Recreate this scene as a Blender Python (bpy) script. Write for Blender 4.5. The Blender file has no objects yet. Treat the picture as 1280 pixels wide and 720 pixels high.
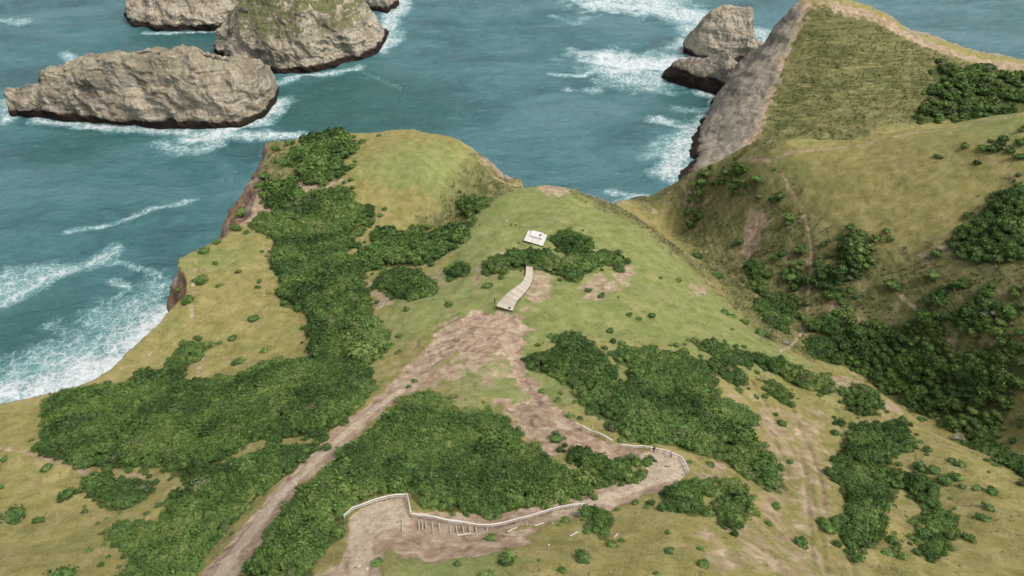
import bpy, math, random
import numpy as np
from mathutils import Vector, Matrix

# ------------------------------------------------------------------ camera, sky, sun, exposure
SC = bpy.context.scene
COL = SC.collection
CAMZ, PITCH, FPX = 195.0, math.radians(38.0), 853.0
cam_d = bpy.data.cameras.new('camera'); cam = bpy.data.objects.new('camera', cam_d); COL.objects.link(cam)
cam.location = (0, 0, CAMZ); cam.rotation_euler = (math.radians(90) - PITCH, 0, 0)
cam_d.sensor_width = 36.0; cam_d.lens = 36.0 * FPX / 1280.0
cam_d.clip_start = 1.0; cam_d.clip_end = 20000.0
SC.camera = cam

SUN_EL, SUN_AZ = math.radians(60), math.radians(112)      # azimuth clockwise from +Y (the view direction)
world = bpy.data.worlds.new('World'); SC.world = world; world.use_nodes = True
wn = world.node_tree; bg = wn.nodes['Background']
sky = wn.nodes.new('ShaderNodeTexSky'); sky.sky_type = 'NISHITA'; sky.sun_disc = False
sky.sun_elevation = SUN_EL; sky.sun_rotation = SUN_AZ
sky.air_density = 1.0; sky.dust_density = 4.0; sky.ozone_density = 1.0
# an overcast sky: the blue of the clear sky is mostly washed out by cloud
hsv = wn.nodes.new('ShaderNodeHueSaturation'); hsv.inputs['Saturation'].default_value = 0.34
wn.links.new(sky.outputs[0], hsv.inputs['Color']); wn.links.new(hsv.outputs[0], bg.inputs['Color'])
bg.inputs['Strength'].default_value = 0.125
sun_d = bpy.data.lights.new('sun', 'SUN'); sun = bpy.data.objects.new('sun', sun_d); COL.objects.link(sun)
sun_d.energy = 1.35; sun_d.angle = math.radians(18); sun_d.color = (1.0, 0.955, 0.88)
_sd = Vector((math.sin(SUN_AZ) * math.cos(SUN_EL), math.cos(SUN_AZ) * math.cos(SUN_EL), math.sin(SUN_EL)))
sun.rotation_euler = _sd.to_track_quat('Z', 'Y').to_euler()
SC.view_settings.view_transform = 'Standard'; SC.view_settings.look = 'None'
SC.view_settings.gamma = 1.0; SC.view_settings.exposure = 0.62
SC.view_settings.use_curve_mapping = False
SC.cycles.max_bounces = 5; SC.cycles.diffuse_bounces = 2; SC.cycles.glossy_bounces = 2
SC.cycles.transmission_bounces = 2; SC.cycles.transparent_max_bounces = 4
SC.cycles.caustics_reflective = False; SC.cycles.caustics_refractive = False

# ------------------------------------------------------------------ numbers: noise, projection
def _hash2(ix, iy, seed):
    h = (ix * 374761393 + iy * 668265263 + seed * 974634777) & 0xffffffff
    h = ((h ^ (h >> 13)) * 1274126177) & 0xffffffff
    return (h ^ (h >> 16)) & 0xffffffff
def perlin(x, y, seed=0):
    x = np.asarray(x, float); y = np.asarray(y, float)
    xi = np.floor(x).astype(np.int64); yi = np.floor(y).astype(np.int64)
    xf = x - xi; yf = y - yi
    u = xf * xf * xf * (xf * (xf * 6 - 15) + 10); v = yf * yf * yf * (yf * (yf * 6 - 15) + 10)
    def g(dx, dy):
        a = _hash2(xi + dx, yi + dy, seed) * (2 * math.pi / 4294967296.0)
        return np.cos(a) * (xf - dx) + np.sin(a) * (yf - dy)
    a = g(0, 0); b = g(1, 0); c = g(0, 1); d = g(1, 1)
    return ((a + (b - a) * u) + ((c + (d - c) * u) - (a + (b - a) * u)) * v) * 1.5
def fbm(x, y, scale, octv=4, seed=0, gain=0.5):
    s = 0; amp = 1; f = 1.0 / scale
    for o in range(octv):
        s = s + amp * perlin(x * f + 17.3 * o, y * f - 9.1 * o, seed + o * 13); amp *= gain; f *= 2.03
    return s
def ridged(x, y, scale, octv=4, seed=0):
    s = 0; amp = 1; f = 1.0 / scale
    for o in range(octv):
        s = s + amp * (1 - 2 * np.abs(perlin(x * f + 5.3 * o, y * f + 3.7 * o, seed + o * 7))); amp *= 0.5; f *= 2.1
    return s / 1.9
def sstep(a, b, x):
    t = np.clip((x - a) / (b - a), 0, 1); return t * t * (3 - 2 * t)

CP, SP = math.cos(PITCH), math.sin(PITCH)
def ray(u, v):
    a = (np.asarray(u, float) - 640) / FPX; b = (360 - np.asarray(v, float)) / FPX
    return a, CP + b * SP, -SP + b * CP          # x, y, z direction
def at_z(u, v, z):                                # where the view ray through (u, v) meets height z
    dx, dy, dz = ray(u, v); t = (np.asarray(z, float) - CAMZ) / dz
    return dx * t, dy * t
def at_y(u, v, y):
    dx, dy, dz = ray(u, v); t = y / dy
    return dx * t, CAMZ + dz * t

# ------------------------------------------------------------------ the land: surveyed heights
SURVEY = [  # u, v, height above the sea
 # central spur
 (500,690,112),(430,700,111),(560,700,113),(640,710,114),(480,640,107),(600,655,104),(700,640,102),(800,600,97),(850,580,94),
 (790,560,92),(720,545,91),(650,500,85),(600,460,81),(620,400,76),(640,375,75),(660,335,72),(650,290,67),(690,240,59),
 (740,262,59),(780,300,63),(720,330,70),(830,350,66),(890,395,65),(760,420,76),(850,450,76),(700,470,81),(960,452,67),
 (900,520,82),(1000,520,74),(960,600,88),(1040,600,86),(1000,690,100),(900,680,106),(800,680,109),(1040,490,69),
 (600,330,70),(590,290,65),(620,250,58),
 # gully and meadow low on the right
 (1085,610,80),(1150,650,86),(1190,575,82),(1080,482,68),(1250,640,87),(1275,592,81),(1270,700,92),(1110,530,73),
 # valley on the right
 (1120,478,40),(1200,515,49),(1280,552,57),(1160,500,45),(1240,480,58),(1030,440,40),(960,380,33),(900,330,23),(850,285,14),(800,250,5),
 # slope rising to the right
 (1000,300,46),(1100,300,58),(1200,300,68),(1280,300,76),(1200,400,60),(1280,450,66),(1100,380,48),(1000,250,52),
 (900,240,36),(860,222,30),(920,198,50),(965,198,58),(1040,181,67),(1120,166,74),(1200,152,82),(1280,139,90),
 (1100,230,67),(1200,220,77),(1280,215,84),(1380,300,86),(1400,140,100),(1400,500,80),
 # centre left flank, belt of scrub, left coast
 (280,690,94),(540,590,97),(600,560,92),(560,520,86),(350,600,85),(420,540,83),(470,480,77),(540,400,72),(500,380,68),
 (560,345,66),(70,640,72),(20,560,66),(100,560,66),(170,620,72),(230,690,84),(230,610,76),(300,560,77),(200,520,63),
 (350,480,66),(430,430,62),(400,380,54),(330,420,52),(270,400,52),(250,460,54),(300,340,49),(350,290,45),(400,300,45),
 (460,320,51),(430,250,47),(480,290,43),(560,285,41),(510,310,50),(600,235,42),(635,232,38),(540,225,51),(480,200,54),(520,170,53),
 (400,200,46),(350,220,43),(320,190,42),(120,490,57),(10,510,60),(60,720,84),(-120,640,72),(-100,720,84),
 (600,205,48),(694,233,58),(724,245,57),(752,255,52),(776,262,46),(664,234,54),(676,231,57),(800,280,57),(760,270,59),(780,252,26),(640,262,60),(720,262,62),(240,340,50),(290,290,43),
]
SURVEY_Y = [ # u, v, distance north: the headland beyond the second valley
 (1010,2,450),(1062,4,455),(1100,18,450),(1150,43,445),(1192,60,440),(1280,81,430),(1400,104,425),
 (1050,100,402),(1150,120,395),(1260,110,400),(985,52,432),(965,105,408),(942,160,376),(980,180,356),(1050,150,372),(920,197,354),(1100,75,418),(1200,90,415),
]
SURVEY_W = [ # hidden or outside the picture: world x, y, height
 (0,-60,130),(-140,0,100),(-60,0,118),(80,0,120),(170,0,108),(260,60,95),(300,20,100),(-220,60,80),(150,315,16),(190,322,20),(240,325,26),(300,330,30),
 (380,330,40),(480,330,60),(480,200,110),(560,420,50),(20,400,40),(-100,420,40),(-220,250,50),(115,335,8),(370,240,100),
]
_P = []
for u, v, z in SURVEY:
    x, y = at_z(u, v, z); _P.append((x, y, z))
for u, v, y in SURVEY_Y:
    x, z = at_y(u, v, y); _P.append((x, y, z))
_P += SURVEY_W
_P = np.array(_P, float)
def _phi(r2): return np.sqrt(r2 + 12.0 ** 2)
_n = len(_P)
_A = np.zeros((_n + 1, _n + 1))
_d2 = (_P[:, None, 0] - _P[None, :, 0]) ** 2 + (_P[:, None, 1] - _P[None, :, 1]) ** 2
_A[:_n, :_n] = -_phi(_d2) + np.eye(_n) * 0.25; _A[_n, :_n] = 1; _A[:_n, _n] = 1
_w = np.linalg.solve(_A, np.append(_P[:, 2], 0))
def survey_height(x, y):
    s = np.full(np.shape(x), _w[_n])
    for i in range(_n):
        s = s - _w[i] * np.sqrt((x - _P[i, 0]) ** 2 + (y - _P[i, 1]) ** 2 + 144.0)
    return s

# cliff-top line: u, v, height (or world x, y with None), width of the cliff below it
EDGE = [
 ('w',-420,40,18),(-330,590,64,18),(-120,540,62,18),(0,502,60,14),(60,490,58,12),(110,476,56,12),(150,455,54,12),(178,432,52,12),(207,400,50,10),
 (226,378,50,17),(230,350,50,18),(226,330,50,16),(221,319,50,10),(240,308,48,10),(268,297,46,10),(285,292,45,12),
 (299,270,44,26),(312,246,44,32),(324,226,44,34),(335,206,44,32),(338,190,43,24),(330,177,43,12),(345,172,44,12),(380,168,46,14),(420,161,48,14),
 (455,158,51,16),(520,158,52,16),(560,172,51,16),(598,192,48,16),(628,214,42,14),(650,222,38,12),(662,228,52,10),(676,229,58,16),(694,229,58,18),
 (722,237,56,20),(752,246,50,22),(778,246,26,12),(792,238,12,10),(806,224,16,10),(826,219,22,10),(850,217,28,10),(868,212,30,10),
 ('y',896,208,350,24),('y',921,192,358,33),('y',945,160,378,39),('y',960,112,406,40),('y',980,55,430,40),('y',1004,5,450,44),('y',1030,3,455,30),('y',1062,0,462,28),
 ('y',1100,25,452,26),('y',1150,51,447,26),('y',1192,56,447,26),('y',1280,78,437,26),('y',1400,108,427,26),('y',1560,150,410,26),
 ('w',600,430,26),('w',700,100,26),('w',500,-120,26),('w',-420,-120,26),
]
_E = []
for e in EDGE:
    if e[0] == 'w': _E.append((e[1], e[2], e[3]))
    elif e[0] == 'y':
        x, z = at_y(e[1], e[2], e[3]); _E.append((x, e[3], e[4]))
    else:
        x, y = at_z(e[0], e[1], e[2]); _E.append((x, y, e[3]))
_E = np.array(_E, float)
def poly_dist(x, y, P, closed=True, extra=None):
    """distance to a polyline, inside flag, and an interpolated per-vertex value"""
    best = np.full(np.shape(x), 1e18); arc = np.zeros(np.shape(x)); cum = 0.0; val = np.zeros(np.shape(x)); ins = np.zeros(np.shape(x), bool)
    n = len(P)
    for i in range(n if closed else n - 1):
        ax, ay = P[i][0], P[i][1]; bx, by = P[(i + 1) % n][0], P[(i + 1) % n][1]
        ex, ey = bx - ax, by - ay; L = ex * ex + ey * ey + 1e-9
        t = np.clip(((x - ax) * ex + (y - ay) * ey) / L, 0, 1)
        d = (x - ax - t * ex) ** 2 + (y - ay - t * ey) ** 2
        m = d < best; best = np.where(m, d, best); arc = np.where(m, cum + t * math.sqrt(L), arc); cum += math.sqrt(L)
        if extra is not None: val = np.where(m, extra[i] * (1 - t) + extra[(i + 1) % n] * t, val)
        if closed and ay != by:
            c = ((ay > y) != (by > y)) & (x < (bx - ax) * (y - ay) / (by - ay) + ax)
            ins ^= c
    poly_dist.arc = arc
    return np.sqrt(best), ins, val
def coast(x, y):
    d, ins, w = poly_dist(x, y, _E, True, _E[:, 2])
    sd = np.where(ins, d, -d)
    rough = (fbm(x, y, 26, 4, 3) * 0.16 + fbm(x, y, 5, 3, 8) * 0.035)
    return sd + rough * np.minimum(w, 30) + 0.0, w
def height_full(x, y):
    sd, w = coast(x, y); arc = poly_dist.arc
    base = np.maximum(survey_height(x, y), 5.0)
    land = base + fbm(x, y, 22, 3, 21) * 0.9 + fbm(x, y, 5, 3, 33) * 0.22
    s = np.clip(-sd / w, 0, 1)
    prof = np.power(1 - s, 0.85)
   # ribs and gullies running down the cliffs
    rib = (ridged(arc, s * 5 + fbm(x, y, 20, 2, 43) * 3, 9, 4, 41) * 0.10 + ridged(x, y, 9, 3, 44) * .04) * np.sin(np.pi * s)
    z = np.where(sd > 0, land, land * (prof + rib * (w > 7)) - s * 1.5)
    z = np.where(sd < -w, -1.5 - np.minimum((-sd - w) * 0.25, 6.5), z)
    return z, sd, w
# coarse survey grid used for finding where things stand
GX0, GY0, GX1, GY1 = -420.0, -30.0, 560.0, 600.0
_gx = np.arange(GX0, GX1 + 1, 2.0); _gy = np.arange(GY0, GY1 + 1, 2.0)
_GXX, _GYY = np.meshgrid(_gx, _gy)
_GZ = height_full(_GXX, _GYY)[0]
def hsamp(x, y):
    fx = np.clip((x - GX0) / 2.0, 0, len(_gx) - 1.001); fy = np.clip((y - GY0) / 2.0, 0, len(_gy) - 1.001)
    i = fx.astype(int); j = fy.astype(int); a = fx - i; b = fy - j
    return (_GZ[j, i] * (1 - a) + _GZ[j, i + 1] * a) * (1 - b) + (_GZ[j + 1, i] * (1 - a) + _GZ[j + 1, i + 1] * a) * b
def ground(x, y):
    return height_full(np.atleast_1d(np.asarray(x, float)), np.atleast_1d(np.asarray(y, float)))[0]
def hit(u, v):
    """world x, y, z of the land seen in direction (u, v)"""
    u = np.atleast_1d(np.asarray(u, float)); v = np.atleast_1d(np.asarray(v, float))
    dx, dy, dz = ray(u, v)
    res = np.full((len(u), 3), np.nan); done = np.zeros(len(u), bool); py = None; pz = None
    for y in np.arange(30.0, 560.0, 0.75):
        t = y / dy; x = dx * t; z = CAMZ + dz * t; g = hsamp(x, np.full_like(x, y)) - z
        if py is not None:
            m = (~done) & (g >= 0)
            if m.any():
                f = pz[m] / (pz[m] - g[m] - 1e-9); f = np.clip(f, 0, 1)
                yy = py + (y - py) * f; tt = yy / dy[m]
                res[m] = np.stack([dx[m] * tt, yy, CAMZ + dz[m] * tt], 1); done |= m
        py, pz = y, g
    return res

# ------------------------------------------------------------------ tags and mesh helpers
def tag(o, label=None, cat=None, group=None, kind=None):
    if label: o['label'] = label
    if cat: o['category'] = cat
    if group: o['group'] = group
    if kind: o['kind'] = kind
    return o
def mesh_np(name, verts, faces, mat=None, smooth=True, attrs=None, mats=None, midx=None):
    """faces: (n,3) or (n,4) int array"""
    verts = np.asarray(verts, np.float32); faces = np.asarray(faces, np.int32)
    k = faces.shape[1]; me = bpy.data.meshes.new(name)
    me.vertices.add(len(verts)); me.vertices.foreach_set('co', verts.ravel())
    me.loops.add(faces.size); me.loops.foreach_set('vertex_index', faces.ravel())
    me.polygons.add(len(faces)); me.polygons.foreach_set('loop_start', np.arange(0, faces.size, k, dtype=np.int32))
    me.polygons.foreach_set('loop_total', np.full(len(faces), k, np.int32))
    me.update(calc_edges=True)
    me.polygons.foreach_set('use_smooth', np.full(len(faces), smooth))
    if mat: me.materials.append(mat)
    if mats:
        for m in mats: me.materials.append(m)
    if midx is not None: me.polygons.foreach_set('material_index', np.asarray(midx, np.int32))
    if attrs:
        for an, av in attrs.items():
            av = np.asarray(av, np.float32)
            if av.ndim == 1:
                a = me.attributes.new(an, 'FLOAT', 'POINT'); a.data.foreach_set('value', av)
            else:
                a = me.attributes.new(an, 'FLOAT_COLOR', 'POINT')
                if av.shape[1] == 3: av = np.concatenate([av, np.ones((len(av), 1), np.float32)], 1)
                a.data.foreach_set('color', av.ravel())
    me.update()
    return me
def link(name, me, parent=None):
    o = bpy.data.objects.new(name, me); COL.objects.link(o)
    if parent: o.parent = parent
    return o
def grid_faces(nr, nc, wrap=False):
    i, j = np.meshgrid(np.arange(nr - 1), np.arange(nc if wrap else nc - 1), indexing='ij')
    a = i * nc + j; b = i * nc + (j + 1) % nc; c = (i + 1) * nc + (j + 1) % nc; d = (i + 1) * nc + j
    return np.stack([a, b, c, d], -1).reshape(-1, 4)
def axis_var(y0, y1, f):
    ys = [y0]
    while ys[-1] < y1: ys.append(ys[-1] + f(ys[-1]))
    return np.array(ys)

# ------------------------------------------------------------------ node helpers
class NT:
    def __init__(s, name, rough=0.9, spec=0.2):
        s.m = bpy.data.materials.new(name); s.m.use_nodes = True; s.t = s.m.node_tree
        s.b = s.t.nodes['Principled BSDF']; s.b.inputs['Roughness'].default_value = rough
        s.b.inputs['Specular IOR Level'].default_value = spec
        s._tc = None
    def n(s, t, **kw):
        nd = s.t.nodes.new(t)
        for k, v in kw.items(): setattr(nd, k, v)
        return nd
    def l(s, a, b): s.t.links.new(a, b)
    def pos(s):
        if s._tc is None: s._tc = s.n('ShaderNodeNewGeometry')
        return s._tc.outputs['Position']
    def geo(s): s.pos(); return s._tc
    def scaled(s, sc, rot=(0, 0, 0)):
        mp = s.n('ShaderNodeMapping'); s.l(s.pos(), mp.inputs[0])
        mp.inputs['Scale'].default_value = sc; mp.inputs['Rotation'].default_value = rot; return mp.outputs[0]
    def noise(s, scale, detail=4, rough=0.55, dist=0, vec=None, out='Fac'):
        nd = s.n('ShaderNodeTexNoise'); s.l(vec if vec is not None else s.pos(), nd.inputs['Vector'])
        nd.inputs['Scale'].default_value = scale; nd.inputs['Detail'].default_value = detail
        nd.inputs['Roughness'].default_value = rough; nd.inputs['Distortion'].default_value = dist
        return nd.outputs[out]
    def vor(s, scale, vec=None, feature='F1', out='Distance', rnd=1.0):
        nd = s.n('ShaderNodeTexVoronoi', feature=feature); s.l(vec if vec is not None else s.pos(), nd.inputs['Vector'])
        nd.inputs['Scale'].default_value = scale; nd.inputs['Randomness'].default_value = rnd; return nd.outputs[out]
    def ramp(s, fac, stops, interp='LINEAR'):
        r = s.n('ShaderNodeValToRGB'); r.color_ramp.interpolation = interp; e = r.color_ramp.elements
        while len(e) < len(stops): e.new(0.5)
        for i, (p, c) in enumerate(stops):
            e[i].position = p
            e[i].color = (c, c, c, 1) if isinstance(c, (int, float)) else (*c, 1)
        s.l(fac, r.inputs[0]); return r.outputs[0]
    def remap(s, v, a, b, c=0.0, d=1.0, smooth=True):
        m = s.n('ShaderNodeMapRange', interpolation_type='SMOOTHSTEP' if smooth else 'LINEAR'); s.l(v, m.inputs[0])
        for i, q in enumerate((a, b, c, d)): m.inputs[1 + i].default_value = q
        return m.outputs[0]
    def math(s, op, a, b=None, c=None):
        m = s.n('ShaderNodeMath', operation=op)
        for i, q in enumerate((a, b, c)):
            if q is None: continue
            if isinstance(q, (int, float)): m.inputs[i].default_value = q
            else: s.l(q, m.inputs[i])
        return m.outputs[0]
    def mix(s, f, a, b, mode='MIX'):
        m = s.n('ShaderNodeMix', data_type='RGBA', blend_type=mode)
        for sock, q in ((m.inputs[0], f), (m.inputs[6], a), (m.inputs[7], b)):
            if isinstance(q, (int, float)): sock.default_value = q
            elif isinstance(q, tuple): sock.default_value = (*q, 1)
            else: s.l(q, sock)
        return m.outputs[2]
    def attr(s, name):
        a = s.n('ShaderNodeAttribute'); a.attribute_name = name; return a
    def sep(s, c):
        q = s.n('ShaderNodeSeparateColor'); s.l(c, q.inputs[0]); return q.outputs
    def bump(s, h, strength, dist, normal=None):
        b = s.n('ShaderNodeBump'); s.l(h, b.inputs['Height']); b.inputs['Strength'].default_value = strength
        b.inputs['Distance'].default_value = dist
        if normal is not None: s.l(normal, b.inputs['Normal'])
        return b.outputs[0]
    def out(s, col=None, normal=None, rough=None):
        if col is not None:
            if isinstance(col, tuple): s.b.inputs['Base Color'].default_value = (*col, 1)
            else: s.l(col, s.b.inputs['Base Color'])
        if normal is not None: s.l(normal, s.b.inputs['Normal'])
        if rough is not None: s.l(rough, s.b.inputs['Roughness'])
        return s.m

# ------------------------------------------------------------------ ground cover: outlines are walked out on the land itself
def outline(pts):
    h = hit([p[0] for p in pts], [p[1] for p in pts]); h = h[~np.isnan(h[:, 0])]
    return h[:, :2]
def in_poly(x, y, P, feather=1.0, warp=0.8, seed=5):
    """soft 0..1 coverage of a world polygon, with a ragged edge"""
    out = np.zeros(np.shape(x))
    m = (x > P[:, 0].min() - 6) & (x < P[:, 0].max() + 6) & (y > P[:, 1].min() - 6) & (y < P[:, 1].max() + 6)
    if not m.any(): return out
    xs, ys = x[m], y[m]; d, ins, _ = poly_dist(xs, ys, P, True)
    sd = np.where(ins, d, -d) + warp * (fbm(xs, ys, 4.0, 3, seed))
    out[m] = sstep(-feather, feather, sd); return out
def on_line(x, y, P, w, feather=0.8, warp=0.5, seed=9):
    out = np.zeros(np.shape(x)); W = np.asarray(w, float); W = np.full(len(P), W) if W.ndim == 0 else W
    r = W.max() + 4
    m = (x > P[:, 0].min() - r) & (x < P[:, 0].max() + r) & (y > P[:, 1].min() - r) & (y < P[:, 1].max() + r)
    if not m.any(): return out
    xs, ys = x[m], y[m]; d, _, wv = poly_dist(xs, ys, P, False, W)
    out[m] = sstep(feather, -feather, d - wv * 0.5 + warp * fbm(xs, ys, 3.0, 3, seed)); return out

# thickets: name key, outline in survey view, spacing factor, height factor, density
THICK = {
 'headland_top': [(362,197),(380,178),(400,168),(432,172),(447,182),(445,192),(428,200),(432,214),(425,224),(396,232),(378,232),(366,222),(372,208)],
 'headland_low': [(322,250),(328,240),(344,228),(362,226),(372,236),(388,240),(385,252),(362,262),(336,262)],
 'belt': [(308,282),(330,268),(372,262),(400,240),(430,233),(442,246),(430,252),(470,258),(470,268),(466,282),(442,284),(438,296),(448,308),(430,318),(452,330),(455,345),
          (462,372),(470,400),(488,420),(482,440),(464,456),(400,458),(386,448),(384,410),(382,392),(350,382),(348,362),(350,345),(336,322),(342,300)],
 'gully_band': [(440,322),(470,312),(500,304),(540,292),(562,284),(588,281),(586,298),(568,312),(550,324),(520,332),(470,338),(448,346),(436,336)],
 'gully_clump': [(462,292),(476,288),(500,294),(515,283),(530,284),(532,296),(512,302),(470,310)],
 'gully_head': [(570,256),(584,248),(604,250),(612,258),(596,268),(576,270)],
 'lawn_edge': [(470,350),(490,337),(520,338),(546,354),(544,368),(515,378),(492,372),(466,360)],
 'lawn_round': [(554,338),(572,327),(590,334),(586,345),(562,349)],
 'lawn_long': [(604,332),(620,322),(650,315),(680,318),(698,324),(740,318),(764,316),(781,326),(778,338),(756,332),(738,338),(722,350),(710,355),(700,346),(680,338),(655,336),(632,340),(610,345)],
 'lawn_square': [(687,300),(700,294),(735,294),(737,308),(734,320),(716,322),(700,314)],
 'west_mass': [(50,500),(110,484),(160,482),(168,466),(200,464),(216,442),(240,429),(268,429),(256,441),(238,456),(232,476),(290,474),(330,456),(384,450),(462,456),(470,480),(452,506),
          (430,528),(400,545),(384,546),(330,548),(300,560),(262,585),(240,600),(200,584),(150,582),(100,583),(42,566),(52,548)],
 'west_low': [(100,600),(118,588),(136,598),(186,598),(188,612),(168,634),(138,640),(104,615)],
 'road_left': [(122,668),(150,655),(196,652),(214,628),(250,590),(300,572),(330,562),(384,556),(406,546),(400,562),(365,590),(322,622),(290,655),(262,690),(240,726),(146,726),(165,700),(150,690)],
 'spur_mass': [(485,520),(505,495),(540,490),(565,500),(575,518),(600,514),(635,522),(650,545),(690,575),(720,590),(765,603),(742,620),(700,628),(640,640),(580,642),(522,634),
          (512,612),(472,618),(432,640),(428,668),(400,690),(386,726),(305,726),(330,670),(370,620),(420,575),(460,540)],
 'trail_strip': [(705,560),(720,555),(745,570),(795,590),(798,603),(776,606),(740,595),(712,578)],
 'loop_upper': [(776,577),(790,570),(806,568),(810,574),(796,582),(780,582)],
 'loop_lower': [(797,589),(812,585),(819,591),(802,595)],
 'spur_right': [(655,440),(680,442),(695,436),(695,424),(712,417),(738,428),(746,436),(757,446),(766,464),(764,478),(785,478),(786,460),(770,452),(763,440),(785,435),(815,440),(845,442),(880,452),(898,478),(890,495),
          (920,505),(950,518),(948,533),(930,532),(955,562),(985,600),(980,616),(955,612),(930,588),(900,574),(866,568),(845,558),(800,554),(777,547),(768,530),(745,522),(725,503),(710,482),(690,470),(664,462)],
 'strip_upper': [(862,425),(880,426),(905,434),(935,448),(936,460),(905,450),(874,437)],
 'strip_mid': [(918,434),(950,445),(1000,462),(1040,480),(1045,492),(1010,488),(965,465),(930,448)],
 'strip_low': [(880,452),(905,447),(918,460),(936,474),(934,482),(912,478),(886,464)],
 'strip_end': [(954,475),(972,478),(992,498),(984,508),(962,492)],
 'pair_left': [(824,612),(852,602),(893,598),(897,612),(880,622),(878,640),(862,645),(832,636)],
 'pair_right': [(902,600),(924,596),(938,612),(935,648),(920,667),(900,660),(893,640),(906,620)],
 'trail_bush': [(732,652),(746,640),(762,634),(766,655),(756,672),(732,664)],
 'gully_right': [(1042,570),(1056,548),(1060,532),(1090,528),(1135,532),(1142,564),(1118,572),(1100,580),(1130,592),(1165,600),(1178,622),(1176,640),(1150,632),(1126,608),(1108,636),(1102,684),(1060,690),(1046,652),(1060,640),(1055,612),(1042,592)],
 'gully_right_low': [(1142,650),(1160,636),(1198,644),(1202,668),(1172,700),(1146,692)],
 'gully_right_top': [(1052,492),(1065,480),(1098,496),(1108,512),(1080,522),(1056,512)],
 'valley': [(1064,410),(1090,398),(1130,412),(1180,420),(1200,440),(1238,446),(1284,462),(1290,606),(1250,580),(1205,548),(1160,522),(1105,494),(1075,464),(1040,455),(1004,440),(1010,424)],
 'valley_west': [(940,380),(962,366),(988,372),(990,392),(984,418),(962,410)],
 'slope_dark': [(1048,300),(1062,286),(1084,292),(1096,312),(1084,340),(1060,356),(1030,352),(1040,328)],
 'slope_right': [(1184,300),(1196,285),(1226,270),(1245,240),(1290,235),(1290,330),(1222,330),(1196,322)],
 'slope_low': [(1168,360),(1210,350),(1250,372),(1284,350),(1290,445),(1240,448),(1180,425),(1120,412),(1150,390)],
 'headland_far': [(1160,92),(1182,76),(1200,88),(1222,80),(1250,88),(1290,98),(1290,132),(1235,146),(1195,138),(1180,152),(1148,154),(1142,140),(1168,124),(1150,112),(1172,104)],
 'valley_fill': [(1176,446),(1230,436),(1292,430),(1292,602),(1250,572),(1210,530),(1184,490)],
 'valley_bank': [(925,330),(960,320),(1010,300),(1035,330),(1050,370),(1080,400),(1060,420),(1010,430),(985,360),(940,372)],
 'crest_dark': [(850,240),(880,214),(925,204),(960,214),(990,250),(985,280),(950,240),(900,250),(880,280),(860,270)],
 'edge_right': [(1230,190),(1250,176),(1290,162),(1290,176),(1262,190),(1240,196)],
}
THICK_W = {k: outline(v) for k, v in THICK.items()}

# worn earth: polylines (survey view) with widths in metres
ROAD = outline([(240,752),(272,720),(302,688),(332,646),(368,604),(412,560),(448,526),(470,508),(492,490),(520,462),(560,428),(596,402)])
TRAIL = outline([(640,436),(652,470),(672,500),(700,524),(735,548),(775,566),(805,570)])
TRAIL2 = outline([(628,500),(660,520),(700,542),(740,560),(775,572)])
TRAIL3 = outline([(830,598),(800,606),(750,626),(700,640),(640,650),(570,652),(520,652),(478,650)])
TRAIL3B = outline([(640,672),(590,682),(540,682),(495,672)])
TRAIL4 = outline([(470,650),(452,690),(448,735)])
SADDLE = outline([(640,404),(625,430),(590,450),(540,470),(500,488)])
TERRACE = outline([(796,572),(815,560),(838,563),(856,574),(862,588),(850,600),(822,606),(805,600),(812,588)])
VIEWPT = outline([(436,648),(452,634),(480,622),(508,618),(514,640),(512,654),(470,668),(462,735),(434,735)])
WORN = outline([(560,402),(590,388),(620,390),(648,392),(656,410),(648,436),(610,440),(560,446),(535,436),(548,414)])
WORN2 = outline([(500,440),(560,432),(650,440),(665,470),(640,500),(590,505),(520,490),(485,500),(470,508),(490,470)])
GULCH = outline([(620,505),(650,506),(700,530),(780,566),(830,572),(800,582),(740,566),(720,560),(690,574),(650,545),(635,520)])
LOWER = outline([(500,660),(600,664),(660,664),(700,640),(690,655),(650,670),(600,694),(550,700),(500,692),(476,680)])
BARE = [outline(p) for p in (
 [(610,345),(596,355),(586,352),(596,335),(604,325)], [(660,332),(680,330),(692,345),(690,372),(660,392),(648,392),(655,370)],
 [(765,330),(788,325),(795,345),(785,360),(765,360)], [(722,352),(752,340),(775,360),(760,378),(725,372)], [(860,356),(890,352),(886,372),(862,372)],
 [(460,345),(475,360),(500,378),(470,385),(455,365)], [(520,345),(550,335),(555,352),(548,365)], [(670,236),(690,230),(712,240),(700,246),(676,242)],
 [(606,196),(632,206),(652,216),(658,228),(640,228),(622,220),(604,206)], [(860,460),(880,462),(890,480),(905,498),(890,500)], [(1040,470),(1070,470),(1085,485),(1050,495),(1035,480)],
 [(1100,500),(1140,520),(1150,528),(1110,528),(1090,515)], [(890,570),(910,580),(905,600),(870,600)],
 [(930,520),(950,540),(945,560),(925,530)], [(240,455),(262,440),(245,470)], [(115,578),(160,590),(200,590),(185,600),(120,592)], [(335,300),(350,330),(352,355),(340,345)],
 [(380,222),(430,222),(410,240),(360,262),(300,285),(290,282)],[(930,262),(955,250),(962,275),(950,300),(935,315),(925,290)],[(900,240),(830,255),(800,262),(860,240)],
 [(636,505),(660,515),(690,535),(680,560),(650,545),(630,520)], [(430,656),(418,700),(400,720),(432,720)], [(1020,0),(1062,4),(1100,18),(1150,44),(1192,62),(1240,74),(1290,82),(1290,94),(1240,84),(1190,70),(1140,54),(1090,28),(1040,16)], [(1006,0),(1022,6),(994,50),(976,100),(958,150),(934,190),(926,182),(946,140),(960,100),(984,50)], [(1030,375),(1060,380),(1065,400),(1035,410)], [(930,255),(945,262),(958,300),(932,330),(925,300)], [(1145,320),(1180,300),(1188,318),(1165,325)])]
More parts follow.
